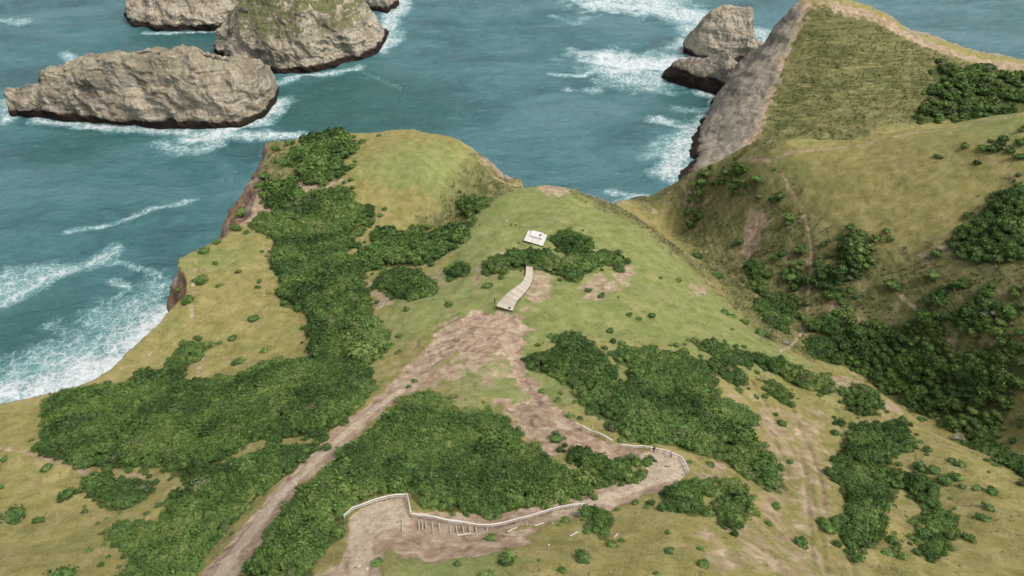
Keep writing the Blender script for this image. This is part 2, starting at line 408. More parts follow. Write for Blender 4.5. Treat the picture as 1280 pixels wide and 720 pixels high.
PATHS = [(outline(p), w) for p, w in (
 ([(675,313),(640,312),(612,322),(600,335),(592,350)], 1.2), ([(280,290),(262,305),(245,330),(240,400),(190,440),(150,462)], 1.0), ([(440,258),(400,244),(350,268),(300,286)], 1.4),
 ([(598,200),(620,224),(650,232)], 1.6), ([(1115,360),(1170,410),(1230,460)], 1.2), ([(975,212),(1005,262),(1015,330),(1010,400),(975,440)], 1.3), ([(955,455),(985,500),(1010,560),(1030,620),(1040,700)], 0.7),
 ([(935,470),(960,510),(990,560),(1010,620),(1030,720)], 0.7), ([(1060,460),(1080,470),(1090,486)], 0.8), ([(640,240),(600,262),(560,290)], 1.0), ([(920,200),(960,202),(1040,186),(1120,170),(1200,158),(1290,142)], 1.6),
 ([(0,560),(60,572),(110,590),(130,620)], 1.6), ([(1140,510),(1200,530),(1280,585)], 0.9), ([(705,636),(760,622),(830,602),(862,590)], 1.2), ([(480,377),(470,365),(458,352)], 1.5))]
FLANK = outline([(905,480),(960,500),(1040,500),(1050,560),(1040,620),(1062,700),(1070,730),(880,730),(850,690),(890,640),(950,640),(940,560)])
PALE = [(outline([(262,735),(285,700),(310,668),(345,620)]), 3.2), (outline([(345,620),(400,568),(430,542),(470,508),(500,488)]), 2.2), (outline([(700,640),(760,620),(815,600),(835,590)]), 2.6)]
GROOVES = [outline(p) for p in ([(938,474),(950,492),(968,520),(985,548),(1000,575),(1012,600),(1022,640),(1030,680),(1036,725)], [(985,500),(1000,535),(1016,565),(1026,600),(1032,640)], [(955,520),(972,555),(985,590)], [(1048,520),(1056,560),(1052,600),(1060,660),(1068,720)], [(648,450),(660,480),(675,505),(700,522)], [(635,512),(665,530),(700,552)], [(1150,318),(1180,350),(1215,385),(1250,415)], [(1070,330),(1110,375),(1160,415)], [(1010,262),(1060,300)], [(1110,300),(1160,340)], [(950,275),(942,305),(932,335)], [(1080,250),(1120,290)], [(1000,560),(1012,640),(1018,700)])]
SCOURS = [outline(p) for p in ([(521,432),(524,423),(537,419)],[(545,430),(556,424),(570,424)],[(552,418),(566,412),(574,409)],[(540,414),(552,408),(560,404)],[(560,402),(574,398),(582,393)],[(563,432),(572,430),(580,426)],[(563,396),(572,391)],[(535,444),(548,440),(556,446)],[(545,452),(556,446)],[(520,424),(532,420),(545,421)],[(580,436),(586,430)],[(608,424),(613,418)],[(618,424),(622,418)],[(595,441),(603,436)],[(552,392),(566,389)],[(600,446),(612,440)],[(550,438),(560,434)])]
# broad tints: survey u, v, radius in metres, strength
LUSH = [(700,250,20,.6),(860,360,20,.5),(900,420,16,.6),(620,470,14,.5),(640,250,22,1),(690,260,26,1),(760,300,24,.9),(650,300,26,1),(820,350,26,.7),(880,400,22,.7),(700,390,20,.8),(580,370,14,.7),(520,400,14,.7),(560,215,26,.5),(480,200,18,.3),(1240,160,20,.5),(1000,210,20,.35),(430,640,6,.3),(640,480,14,.5),(740,480,12,.5),(620,700,12,.35),(560,690,8,.4),(1090,140,30,.1),(265,330,20,.5)]
ROUGH = [outline(p) for p in (
 [(800,245),(880,210),(950,205),(990,240),(1020,280),(1100,320),(1200,300),(1290,200),(1290,540),(1150,500),(1060,440),(960,430),(900,360),(850,300)],
 [(1008,6),(1060,10),(1150,55),(1200,75),(1290,95),(1290,130),(1100,160),(960,195),(925,193),(960,120),(985,55)],
 [(560,240),(600,195),(640,215),(650,235),(600,262),(560,290),(520,290)],[(770,245),(790,225),(830,218),(860,224),(800,262)],
 [(700,236),(760,252),(800,275),(860,320),(900,370),(880,350),(820,300),(760,264)],
 [(320,180),(360,170),(365,230),(300,280),(290,260),(320,220)])]
def sat_sum(parts):
    o = 0
    for p in parts: o = np.maximum(o, p)
    return o
_lw = [(hit(u, v)[0], r, s) for u, v, r, s in LUSH]
def masks(x, y):
    M = {}
    dirt = [on_line(x, y, ROAD, [9.5, 9.5, 9.2, 8.8, 8, 7.2, 6.5, 5.5, 5.5, 7, 9, 9][:len(ROAD)], 0.7, 0.8), on_line(x, y, TRAIL, 4, 1.2, 1.4), on_line(x, y, TRAIL2, 2.4, 1, 1.4),
            on_line(x, y, TRAIL3, 5.5, 0.6, 0.6), on_line(x, y, TRAIL3B, 5, 0.6, 1), on_line(x, y, TRAIL4, 5.5, 0.5, 0.4), in_poly(x, y, TERRACE, .4, .3), in_poly(x, y, VIEWPT, .3, .2),
            in_poly(x, y, WORN, 3, 3) * 0.95, in_poly(x, y, WORN2, 6, 6) * 0.38, in_poly(x, y, GULCH, 2.0, 3.0) * .8, in_poly(x, y, LOWER, .7, .8), on_line(x, y, SADDLE, 10, 4, 4) * 0.6]
    for B in BARE: dirt.append(in_poly(x, y, B, 2.2, 2.5, 12) * 0.55)
    dirt.append(in_poly(x, y, FLANK, 5, 5, 14) * (.33 + .22 * ridged((x + y * .25), y * .12, 5, 3, 71)))
    for P, w in PATHS: dirt.append(on_line(x, y, P, w, 0.5, 0.5) * 0.56)
    M['dirt'] = sat_sum(dirt)
    M['scour'] = sat_sum([on_line(x, y, G, .5, .6, .35) for G in SCOURS] + [on_line(x, y, G, .3, .5, .35) * .5 for G in GROOVES])
    M['pale'] = sat_sum([in_poly(x, y, TERRACE, .8, .5), in_poly(x, y, VIEWPT, .6, .4) * .8] + [on_line(x, y, P, w, .5, .25) for P, w in PALE])
    lush = 0
    for h, r, s in _lw: lush = lush + s * np.exp(-((x - h[0]) ** 2 + (y - h[1]) ** 2) / (r * r))
    M['lush'] = np.clip(lush, 0, 1)
    M['rough'] = sat_sum([in_poly(x, y, P, 6, 4) for P in ROUGH])
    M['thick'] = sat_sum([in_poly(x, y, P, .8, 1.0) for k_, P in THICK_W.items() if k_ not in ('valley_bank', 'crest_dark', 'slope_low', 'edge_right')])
    return M
_SPURX = None
def land_height(x, y, M=None):
    z, sd, w = height_full(x, y)
    if M is None: M = masks(x, y)
    inl = sstep(-1, 3, sd)
    # tussocks and little sheep terraces on the rough slopes
    far = sstep(320, 345, y)
    tus = fbm(x * 0.8, y * 1.2, 3.6, 3, 61) * 0.6 * (1 - far * .3) + ridged(x * 0.30 + y * 0.12 + fbm(x, y, 14, 2, 60) * 2, y * 1.0, 5.0, 3, 62) * (0.4 + 0.75 * far)
    rill = ridged(x * 0.8 + y * 0.55, (y * 0.8 - x * 0.55) * 0.18, 7.0, 3, 63) * 0.55
    z = z + inl * M['rough'] * (tus * (1 - M['thick'] * .5) + rill * 0.6 * (1 - far)) * 0.95
    # water-worn grooves down the eastern flank of the spur
    gx = sstep(30, 45, x) * sstep(125, 95, y) * sstep(80, 65, x)
    z = z - inl * gx * sstep(0.45, 0.95, ridged((x + y * 0.25) * 1.0, (y) * 0.12, 6.0, 2, 71)) * 0.55
    # gullied banks beside the trail
    gg = in_poly(x, y, GULCH, 2.0, 1.6)
    if gg.any():
        al = (x * .62 - y * .78); ac = (x * .78 + y * .62)
        z = z + inl * gg * (1 - M['pale']) * (ridged(ac + fbm(x, y, 9, 2, 66) * 2, al * .22, 4.2, 3, 67) * .75 - .35)
    for G in SCOURS: z = z - inl * .55 * on_line(x, y, G, .3, .7, .3)
    for G in GROOVES: z = z - inl * .5 * on_line(x, y, G, .4, .7, .25)
    # worn ground sits slightly lower and is scoured
    z = z - inl * M['dirt'] * (0.28 + 0.22 * ridged(x, y, 3.2, 3, 81) * (1 - M['pale']))
    z = z + inl * fbm(x, y, 1.6, 2, 91) * 0.06
    return z, sd, w

# ------------------------------------------------------------------ ground sheet
def rock_mat():
    m = NT('sea_cliff_rock', 0.92, 0.15)
    P = m.n('ShaderNodeSeparateXYZ'); m.l(m.pos(), P.inputs[0])
    strata_v = m.scaled((0.03, 0.03, 0.55), (0.05, 0.09, 0))
    st = m.noise(1.0, 6, 0.65, 0.4, strata_v)
    blot = m.noise(0.09, 5, 0.6)
    fine = m.noise(0.7, 8, 0.7)
    c = m.ramp(st, [(0.3, (0.15, 0.118, 0.085)), (0.5, (0.25, 0.205, 0.155)), (0.68, (0.32, 0.27, 0.21))])
    c = m.mix(m.remap(blot, 0.42, 0.62), c, (0.36, 0.315, 0.25))
    c = m.mix(m.remap(fine, 0.5, 0.8, 0, 0.5), c, (0.12, 0.095, 0.07))
    c = m.mix(m.remap(m.noise(0.05, 3, .5), 0.58, 0.72, 0, .5), c, (0.28, 0.17, 0.09))
    wet = m.math('ADD', P.outputs[2], m.math('MULTIPLY', m.noise(0.12, 4), -5.0))
    c = m.mix(m.remap(wet, 3.2, 0.6), c, (0.035, 0.024, 0.018))
    h = m.math('ADD', m.math('MULTIPLY', st, 1.2), fine)
    return m, c, h
def ground_mat():
    m = NT('hill_ground', 0.95, 0.12)
    A = m.sep(m.attr('cover').outputs['Color']); B = m.sep(m.attr('cover_more').outputs['Color'])
    dirt, pale, lush = A[0], A[1], A[2]; rough, rock, thick = B[0], B[1], B[2]
    big = m.noise(0.045, 4, 0.6); mid = m.noise(0.28, 5, 0.62, 0.3); fine = m.noise(1.9, 5, 0.7); vfine = m.noise(6.0, 3, 0.7)
    # meadow: fresh turf to straw
    turf = m.ramp(mid, [(0.32, (0.15, 0.185, 0.05)), (0.5, (0.21, 0.242, 0.078)), (0.68, (0.29, 0.285, 0.115))])
    straw = m.ramp(mid, [(0.3, (0.18, 0.168, 0.048)), (0.5, (0.265, 0.235, 0.08)), (0.7, (0.36, 0.30, 0.13))])
    lm = m.remap(m.math('ADD', lush, m.math('MULTIPLY', m.math('SUBTRACT', big, 0.5), 1.6)), 0.12, 0.62)
    c = m.mix(lm, straw, turf)
    # rough slopes: olive tussock with straw seed heads in rills
    rv = m.scaled((1.0, 0.22, 0.4), (0, 0, math.radians(-38)))
    PY = m.n('ShaderNodeSeparateXYZ'); m.l(m.pos(), PY.inputs[0])
    farm = m.remap(PY.outputs[1], 318, 345)
    terr = m.math('ADD', m.math('MULTIPLY', m.math('SUBTRACT', m.noise(0.36, 6, 0.66, 1.0, m.scaled((0.16, 0.4, 2.2), (0, 0, 0.1))), .5), 1.3), m.math('ADD', m.math('MULTIPLY', m.noise(.05, 3), .2), .36))
    stn = m.noise(0.8, 6, 0.7, 0.8, rv)
    sm = m.n('ShaderNodeMix'); m.l(farm, sm.inputs[0]); m.l(stn, sm.inputs[2]); m.l(terr, sm.inputs[3])
    streak = sm.outputs[0]
    ol = m.ramp(streak, [(0.36, (0.07, 0.08, 0.026)), (0.5, (0.135, 0.14, 0.048)), (0.62, (0.215, 0.20, 0.08)), (0.72, (0.33, 0.285, 0.145))])
    ol = m.mix(m.remap(big, 0.45, 0.62), ol, m.mix(0.5, ol, (0.21, 0.185, 0.08)))
    c = m.mix(rough, c, ol)
    # tuft speckle
    tuft = m.remap(fine, 0.50, 0.68, 0, 0.62)
    c = m.mix(tuft, c, m.mix(0.65, c, (0.05, 0.065, 0.02)))
    c = m.mix(m.remap(vfine, 0.53, 0.72, 0, 0.42), c, (0.33, 0.29, 0.17))
    # bleached and browned areas a few metres wide, faint animal tracks
    c = m.mix(m.remap(m.noise(0.12, 6, 0.68, .8), 0.50, 0.70, 0, .6), c, m.mix(.55, c, (0.30, 0.235, 0.14)))
    c = m.mix(m.remap(m.noise(0.16, 6, 0.7, .5, m.scaled((1, 1, 1), (0, 0, 1))), 0.53, 0.70, 0, .6), c, m.mix(.6, c, (0.09, 0.105, 0.03)))
    c = m.mix(m.remap(m.vor(0.09, m.scaled((1, 1.5, 0)), 'DISTANCE_TO_EDGE'), 0.020, 0.0, 0, .30), c, (0.27, 0.215, 0.14))
    # small dry patches anywhere
    c = m.mix(m.remap(m.noise(0.55, 5, 0.7), 0.62, 0.74, 0, .55), c, (0.235, 0.175, 0.115))
    slp = m.n('ShaderNodeMapping'); m.l(m.pos(), slp.inputs[0]); slp.inputs['Rotation'].default_value = (0, 0, math.radians(-35)); slp.inputs['Scale'].default_value = (1, .12, 0)
    rl = m.math('MULTIPLY', m.remap(m.noise(.28, 4, .6, .8, slp.outputs[0]), .56, .64), m.math('MULTIPLY', rough, m.math('SUBTRACT', 1.0, farm)))
    c = m.mix(m.math('MULTIPLY', rl, .55), c, (0.30, 0.25, 0.135))
    c = m.mix(m.math('MULTIPLY', m.remap(m.noise(.09, 5, .65, 1), .5, .68, 0, .75), rough), c, (0.055, 0.068, 0.022))
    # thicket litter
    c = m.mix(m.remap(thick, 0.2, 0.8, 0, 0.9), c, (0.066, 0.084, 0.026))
    # earth
    de = m.math('ADD', dirt, m.math('MULTIPLY', m.math('SUBTRACT', mid, 0.5), 0.9))
    de = m.math('ADD', de, m.math('MULTIPLY', m.math('SUBTRACT', fine, 0.5), 0.5))
    df = m.math('MULTIPLY', m.remap(de, 0.28, 0.62), m.remap(dirt, 0.03, 0.2))
    earth = m.ramp(m.noise(0.35, 6, 0.65, 0.8), [(0.32, (0.205, 0.135, 0.086)), (0.5, (0.36, 0.262, 0.18)), (0.66, (0.50, 0.40, 0.29))])
    earth = m.mix(m.remap(fine, 0.55, 0.75, 0, 0.4), earth, (0.14, 0.085, 0.06))
    c = m.mix(df, c, earth)
    c = m.mix(m.math('MULTIPLY', m.attr('scour').outputs['Fac'], .7), c, (0.115, 0.075, 0.05))
    gravel = m.ramp(m.noise(0.9, 6, 0.7), [(0.35, (0.38, 0.29, 0.20)), (0.6, (0.56, 0.465, 0.345))])
    c = m.mix(m.remap(pale, 0.3, 0.9, 0, 0.85), c, gravel)
    mr, rc, rh = rock_into(m)
    slope = m.n('ShaderNodeSeparateXYZ'); m.l(m.geo().outputs['Normal'], slope.inputs[0])
    rk = m.math('MULTIPLY', rock, m.remap(m.math('ADD', slope.outputs[2], m.math('MULTIPLY', m.math('SUBTRACT', mid, .5), .5)), 0.97, 0.84))
    pz = m.n('ShaderNodeMath', operation='MULTIPLY'); m.l(rock, pz.inputs[0]); m.l(m.remap(PY.outputs[1], 325, 345), pz.inputs[1])
    rk = m.math('MAXIMUM', rk, m.math('MULTIPLY', pz.outputs[0], m.remap(m.noise(.2, 5, .65), .66, .58)))
    c = m.mix(rk, c, rc)
    hgt = m.math('ADD', m.math('MULTIPLY', fine, 1.0), m.math('MULTIPLY', vfine, 0.45))
    hgt = m.math('ADD', hgt, m.math('MULTIPLY', streak, m.math('MULTIPLY', rough, 2.0)))
    hgt = m.math('ADD', hgt, m.math('MULTIPLY', rh, m.math('MULTIPLY', rk, 2.5)))
    return m.out(c, m.bump(hgt, 0.8, 0.32))
def rock_into(m):
    P = m.n('ShaderNodeSeparateXYZ'); m.l(m.pos(), P.inputs[0])
    st = m.noise(1.0, 6, 0.65, 0.4, m.scaled((0.03, 0.03, 0.55), (0.05, 0.09, 0)))
    blot = m.noise(0.09, 5, 0.6); fine = m.noise(0.7, 8, 0.7)
    c = m.ramp(st, [(0.3, (0.19, 0.158, 0.118)), (0.5, (0.285, 0.245, 0.19)), (0.68, (0.37, 0.325, 0.26))])
    c = m.mix(m.remap(blot, 0.45, 0.62, 0, .8), c, (0.34, 0.29, 0.225))
    red = m.math('MULTIPLY', m.remap(P.outputs[0], -60, -80), m.remap(m.noise(.08, 4), .4, .55))
    c = m.mix(m.math('MULTIPLY', red, .8), c, (0.24, 0.125, 0.075))
    c = m.mix(m.remap(fine, 0.5, 0.75, 0, 0.6), c, (0.11, 0.09, 0.075))
    fis = m.noise(.16, 7, .72, 1.2, m.scaled((1.2, 1.2, .35), (.5, -.5, 0)))
    c = m.mix(m.remap(fis, .52, .66, 0, .75), c, (0.10, 0.085, 0.068))
    c = m.mix(m.remap(fis, .44, .34, 0, .7), c, (0.44, 0.40, 0.33))
    wet = m.math('ADD', P.outputs[2], m.math('MULTIPLY', m.noise(0.12, 4), -5.0))
    c = m.mix(m.remap(wet, 3.2, 0.6), c, (0.035, 0.026, 0.02))
    return m, c, m.math('ADD', m.math('MULTIPLY', st, 1.2), fine)

tys = axis_var(-40, 600, lambda y: 0.28 + 0.0019 * max(y, 0))
NC = 900
cs = np.linspace(-1, 1, NC)
YY = np.repeat(tys[:, None], NC, 1); HW = (0.75 * (tys * 0.788 + 120) * 1.12 + 15)[:, None]; XX = HW * cs[None]
XF, YF = XX.ravel(), YY.ravel()
M = masks(XF, YF)
Z, sd, w = land_height(XF, YF, M)
rockm = sstep(2.5, -0.5, sd - fbm(XF, YF, 9, 4, 15) * 5 * sstep(300, 340, YF) - np.abs(fbm(XF, YF, 8, 3, 15)) * 2)
# weather the cliff faces sideways so ledges and ribs stand out in profile
cl = sstep(1.0, -3.0, sd) * sstep(-1.0, 4.0, Z)
ox = fbm(Z * 1.0 + YF * 0.2, XF * 0.25 + YF * 0.25, 7, 4, 51) * np.minimum(w, 20) * .07 * cl
oy = fbm(Z * 1.1 + XF * 0.2, YF * 0.25 - XF * 0.2, 6, 4, 52) * np.minimum(w, 20) * .07 * cl
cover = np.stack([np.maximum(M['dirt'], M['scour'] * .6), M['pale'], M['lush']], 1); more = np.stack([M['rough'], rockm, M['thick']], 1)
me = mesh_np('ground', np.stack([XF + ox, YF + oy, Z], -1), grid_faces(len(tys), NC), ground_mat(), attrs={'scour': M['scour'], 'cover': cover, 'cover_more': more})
tag(link('ground', me), kind='structure')
# the land goes on behind and beside the picture
def hz(x, y): return land_height(np.asarray(x, float), np.asarray(y, float))[0]

# ------------------------------------------------------------------ the sea
sys_ = axis_var(60, 1500, lambda y: 0.7 + 0.0035 * y)
sNC = 620; cs2 = np.linspace(-1, 1, sNC)
SY = np.repeat(sys_[:, None], sNC, 1); SX = ((0.75 * (sys_ * 0.788 + 120) * 1.25 + 20)[:, None]) * cs2[None]
SX, SY = SX.ravel(), SY.ravel()
FOAM_LINES = [  # survey view, width m, strength
 ([(85,291),(130,281),(180,266),(215,258),(245,250)], 4, .62), ([(0,378),(30,362),(60,345),(90,335),(140,318)], 9, .75), ([(0,366),(20,352),(40,345)], 16, .75), ([(100,330),(150,328),(200,345)], 3, .5),
 ([(0,500),(60,486),(110,470),(150,448),(180,425),(210,396)], 22, 1.2), ([(20,480),(90,450),(140,410),(190,375)], 26, .62), ([(140,352),(160,362),(150,372)], 5, .6), ([(60,440),(30,470),(0,480)], 16, .55),
 ([(45,150),(120,156),(200,163),(260,168),(320,170),(375,170)], 10, .9), ([(345,130),(320,150),(280,165),(240,175)], 14, 1.1), ([(10,150),(16,140),(12,128)], 12, .8), ([(200,180),(240,190),(270,180)], 10, .6),
 ([(335,104),(355,102),(375,95),(400,92),(450,84)], 7, .8), ([(472,60),(488,48),(486,25),(500,10),(498,0)], 16, .9), ([(180,40),(230,42),(280,37)], 5, .8),
 ([(750,5),(800,8),(850,15),(870,22)], 42, .95), ([(770,0),(830,0)], 40, .9), ([(690,92),(720,95),(740,90),(780,88)], 7, .75), ([(710,112),(750,113)], 6, .62), ([(760,75),(800,82),(840,80)], 40, 1.1), ([(770,95),(810,105),(850,95)], 26, .8),
 ([(850,60),(870,45),(860,35)], 18, .8), ([(925,45),(945,40),(965,50)], 24, .8), ([(880,118),(905,124),(930,105),(935,88)], 8, .95), ([(822,150),(840,155),(855,158)], 10, .85), ([(840,215),(845,200),(850,185),(870,170),(885,155)], 16, .95),
 ([(815,195),(835,175),(860,165)], 14, .55), ([(0,25),(30,28)], 12, .6), ([(80,65),(90,75)], 8, .65), ([(760,240),(780,243)], 5, .7), ([(850,137),(880,140),(895,150)], 10, .5), ([(60,405),(90,415),(120,400)], 8, .4), ([(690,20),(720,30),(735,22)], 8,.4), ([(455,90),(500,110)], 4,.3),
]
foam = np.zeros(len(SX))
for pts, wd, st in FOAM_LINES:
    P = np.stack(at_z([p[0] for p in pts], [p[1] for p in pts], 0), 1)
    r = wd + 12; m = (SX > P[:, 0].min() - r) & (SX < P[:, 0].max() + r) & (SY > P[:, 1].min() - r) & (SY < P[:, 1].max() + r)
    if m.any():
        d, _, _ = poly_dist(SX[m], SY[m], P, False); d = d + fbm(SX[m], SY[m], 14, 3, 77) * wd * .35
        foam[m] = np.maximum(foam[m], st * np.clip(1.15 - d / (wd * 0.95), 0, 1))
sd2, w2 = coast(SX, SY)
foot = -sd2 - w2
foam = np.maximum(foam, np.where(sd2 < 0, .75 * np.clip(1 - np.maximum(foot, 0) / 5, 0, 1), 0))
swell = (np.sin((SX * 0.35 + SY * 0.94) * 2 * np.pi / 46 + fbm(SX, SY, 90, 3, 5) * 3.2) * 0.8 + fbm(SX * 0.7, SY * 1.6, 13, 4, 6) * 0.85 + fbm(SX * .8, SY * 1.7, 4, 2, 16) * 0.16)
calm = sstep(0, 25, foot)
def sea_mat():
    m = NT('sea_water', 0.16, 0.5)
    A = m.sep(m.attr('sea_state').outputs['Color'])
    big = m.noise(0.012, 6, 0.68, .6, m.scaled((.8, 1.5, 1))); mid = m.noise(0.07, 5, 0.6, 0.6, m.scaled((1, 2.0, 1)))
    c = m.ramp(big, [(0.38, (0.027, 0.096, 0.108)), (0.5, (0.042, 0.148, 0.156)), (0.60, (0.076, 0.182, 0.200))])
    c = m.mix(m.remap(mid, 0.5, 0.72, 0, .55), c, (0.072, 0.18, 0.20))
    c = m.mix(m.remap(A[1], 0.0, 1.0, 0, .8), c, (0.016, 0.092, 0.082))
    c = m.mix(m.math('MULTIPLY', m.remap(A[0], 0.1, 0.9, 0, 0.75), m.remap(m.noise(0.12, 4), .3, .7, .3, 1)), c, (0.16, 0.36, 0.36))
    # lacy foam
    warp = m.n('ShaderNodeVectorMath', operation='ADD'); m.l(m.pos(), warp.inputs[0])
    wv = m.n('ShaderNodeVectorMath', operation='SCALE'); m.l(m.noise(0.22, 4, .6, 0, None, 'Color'), wv.inputs[0]); wv.inputs['Scale'].default_value = 7.0
    m.l(wv.outputs[0], warp.inputs[1])
    cell = m.vor(0.22, warp.outputs[0], 'DISTANCE_TO_EDGE'); cell2 = m.vor(0.7, warp.outputs[0], 'DISTANCE_TO_EDGE')
    lace = m.math('MAXIMUM', m.remap(cell, 0.16, 0.0), m.math('MULTIPLY', m.remap(cell2, 0.16, 0.0), 0.85))
    n1 = m.noise(0.16, 6, 0.7, 1.2)
    f = m.math('ADD', m.math('ADD', m.math('MULTIPLY', A[0], 1.15), m.math('MULTIPLY', m.math('SUBTRACT', n1, 0.5), 1.5)), m.math('MULTIPLY', m.math('SUBTRACT', lace, 0.45), 0.6))
    fl = m.noise(0.75, 6, 0.75, 1.5)
    f = m.math('ADD', f, m.math('MULTIPLY', m.math('SUBTRACT', fl, 0.5), 1.3))
    soft = m.math('MULTIPLY', m.remap(f, 0.30, 1.0), m.remap(A[0], 0.05, 0.3))
    c = m.mix(m.math('MULTIPLY', soft, 0.75), c, (0.36, 0.53, 0.53))
    f = m.math('MULTIPLY', m.remap(f, 0.74, 1.45, 0, .92), m.remap(A[0], 0.05, 0.3))
    # scattered whitecaps
    wc = m.math('MULTIPLY', m.remap(m.noise(0.30, 6, 0.75, 0.8, m.scaled((.7, 1.6, 1))), 0.70, 0.78), m.remap(m.noise(0.02, 3), 0.5, 0.65))
    f = m.math('MAXIMUM', f, m.math('MULTIPLY', wc, .8))
    c = m.mix(f, c, (0.74, 0.77, 0.77))
    h = m.math('ADD', m.noise(0.22, 6, 0.62, 0.4, m.scaled((0.8, 1.8, 1), (0, 0, math.radians(12)))), m.math('MULTIPLY', m.noise(1.1, 4, 0.6, 0.2, m.scaled((.8, 1.6, 1))), 0.28))
    h = m.math('ADD', h, m.math('MULTIPLY', f, 0.12))
    return m.out(c, m.bump(h, 1.0, 2.2), m.remap(f, 0, 1, 0.2, 0.75))
green = np.zeros(len(SX))
for u, v, r, s in ((440,120,50,.9),(520,150,45,.6),(110,175,40,.7),(230,50,60,.8),(400,140,30,.8),(20,420,20,.5),(60,400,25,.5),(860,130,30,.7),(640,50,60,.2),(250,220,30,.4)):
    gx, gy = at_z(u, v, 0); green += s * np.exp(-((SX - gx) ** 2 + (SY - gy) ** 2 * .5) / r ** 2)
me = mesh_np('sea', np.stack([SX, SY, swell * (.35 + .65 * calm)], -1), grid_faces(len(sys_), sNC), sea_mat(), attrs={'sea_state': np.stack([foam, np.clip(green, 0, 1), np.zeros_like(foam)], 1)})
tag(link('sea', me), kind='structure')
me = mesh_np('open_sea', [(-9000, -3000, -1.6), (9000, -3000, -1.6), (9000, 14000, -1.6), (-9000, 14000, -1.6)], [(0, 1, 2, 3)], bpy.data.materials['sea_water'])
tag(link('open_sea', me), kind='structure')

# ------------------------------------------------------------------ sea stacks
def stack_mat(name, tint, grass, tide=2.4):
    m = NT(name, 0.92, 0.15)
    P = m.n('ShaderNodeSeparateXYZ'); m.l(m.pos(), P.inputs[0])
    st = m.noise(1.0, 6, 0.6, 0.3, m.scaled((0.02, 0.02, 0.42), (0.12, 0.06, 0)))
    blot = m.noise(0.07, 6, 0.65, .5); fine = m.noise(0.45, 9, 0.72, .4)
    c = m.ramp(st, [(0.34, tuple(x * .62 for x in tint)), (0.48, tint), (0.66, tuple(x * 1.28 for x in tint))])
    c = m.mix(m.remap(blot, 0.46, 0.66, 0, .8), c, (0.46, 0.41, 0.32))
    c = m.mix(m.remap(fine, 0.5, 0.68, 0, 0.7), c, (0.15, 0.12, 0.09))
    c = m.mix(m.remap(blot, 0.50, 0.34, 0, .55), c, (0.30, 0.205, 0.15))
    c = m.mix(m.remap(m.noise(0.33, 7, .7, 0, m.scaled((1, 1, .25))), 0.54, 0.62, 0, .8), c, (0.60, 0.56, 0.49))
    c = m.mix(m.remap(m.vor(0.11, m.scaled((1, 1, .35)), 'DISTANCE_TO_EDGE'), 0.03, 0.0, 0, .35), c, (0.12, 0.095, 0.07))
    c = m.mix(m.remap(m.noise(0.045, 5, .7, .6), .5, .62, 0, .6), c, (0.19, 0.165, 0.12))
    nz = m.n('ShaderNodeSeparateXYZ'); m.l(m.geo().outputs['Normal'], nz.inputs[0])
    g = m.math('MULTIPLY', m.remap(m.math('ADD', nz.outputs[2], m.math('MULTIPLY', m.math('SUBTRACT', m.noise(.1, 5, .6), .5), 1.4)), .42, .62), m.remap(P.outputs[2], 18, 30))
    gc = m.ramp(m.noise(.3, 5, .7), [(0.35, (0.06, 0.085, 0.025)), (.5, (0.13, 0.15, 0.05)), (.65, (0.22, 0.17, 0.10))])
    c = m.mix(m.math('MULTIPLY', g, grass), c, gc)
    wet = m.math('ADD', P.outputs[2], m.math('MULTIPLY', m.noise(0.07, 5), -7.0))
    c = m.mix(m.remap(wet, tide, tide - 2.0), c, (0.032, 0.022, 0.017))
    h = m.math('ADD', m.math('MULTIPLY', st, 1.5), m.math('MULTIPLY', fine, 1.6))
    return m.out(c, m.bump(h, 0.9, 1.6))
ROCK_D_DARK = None
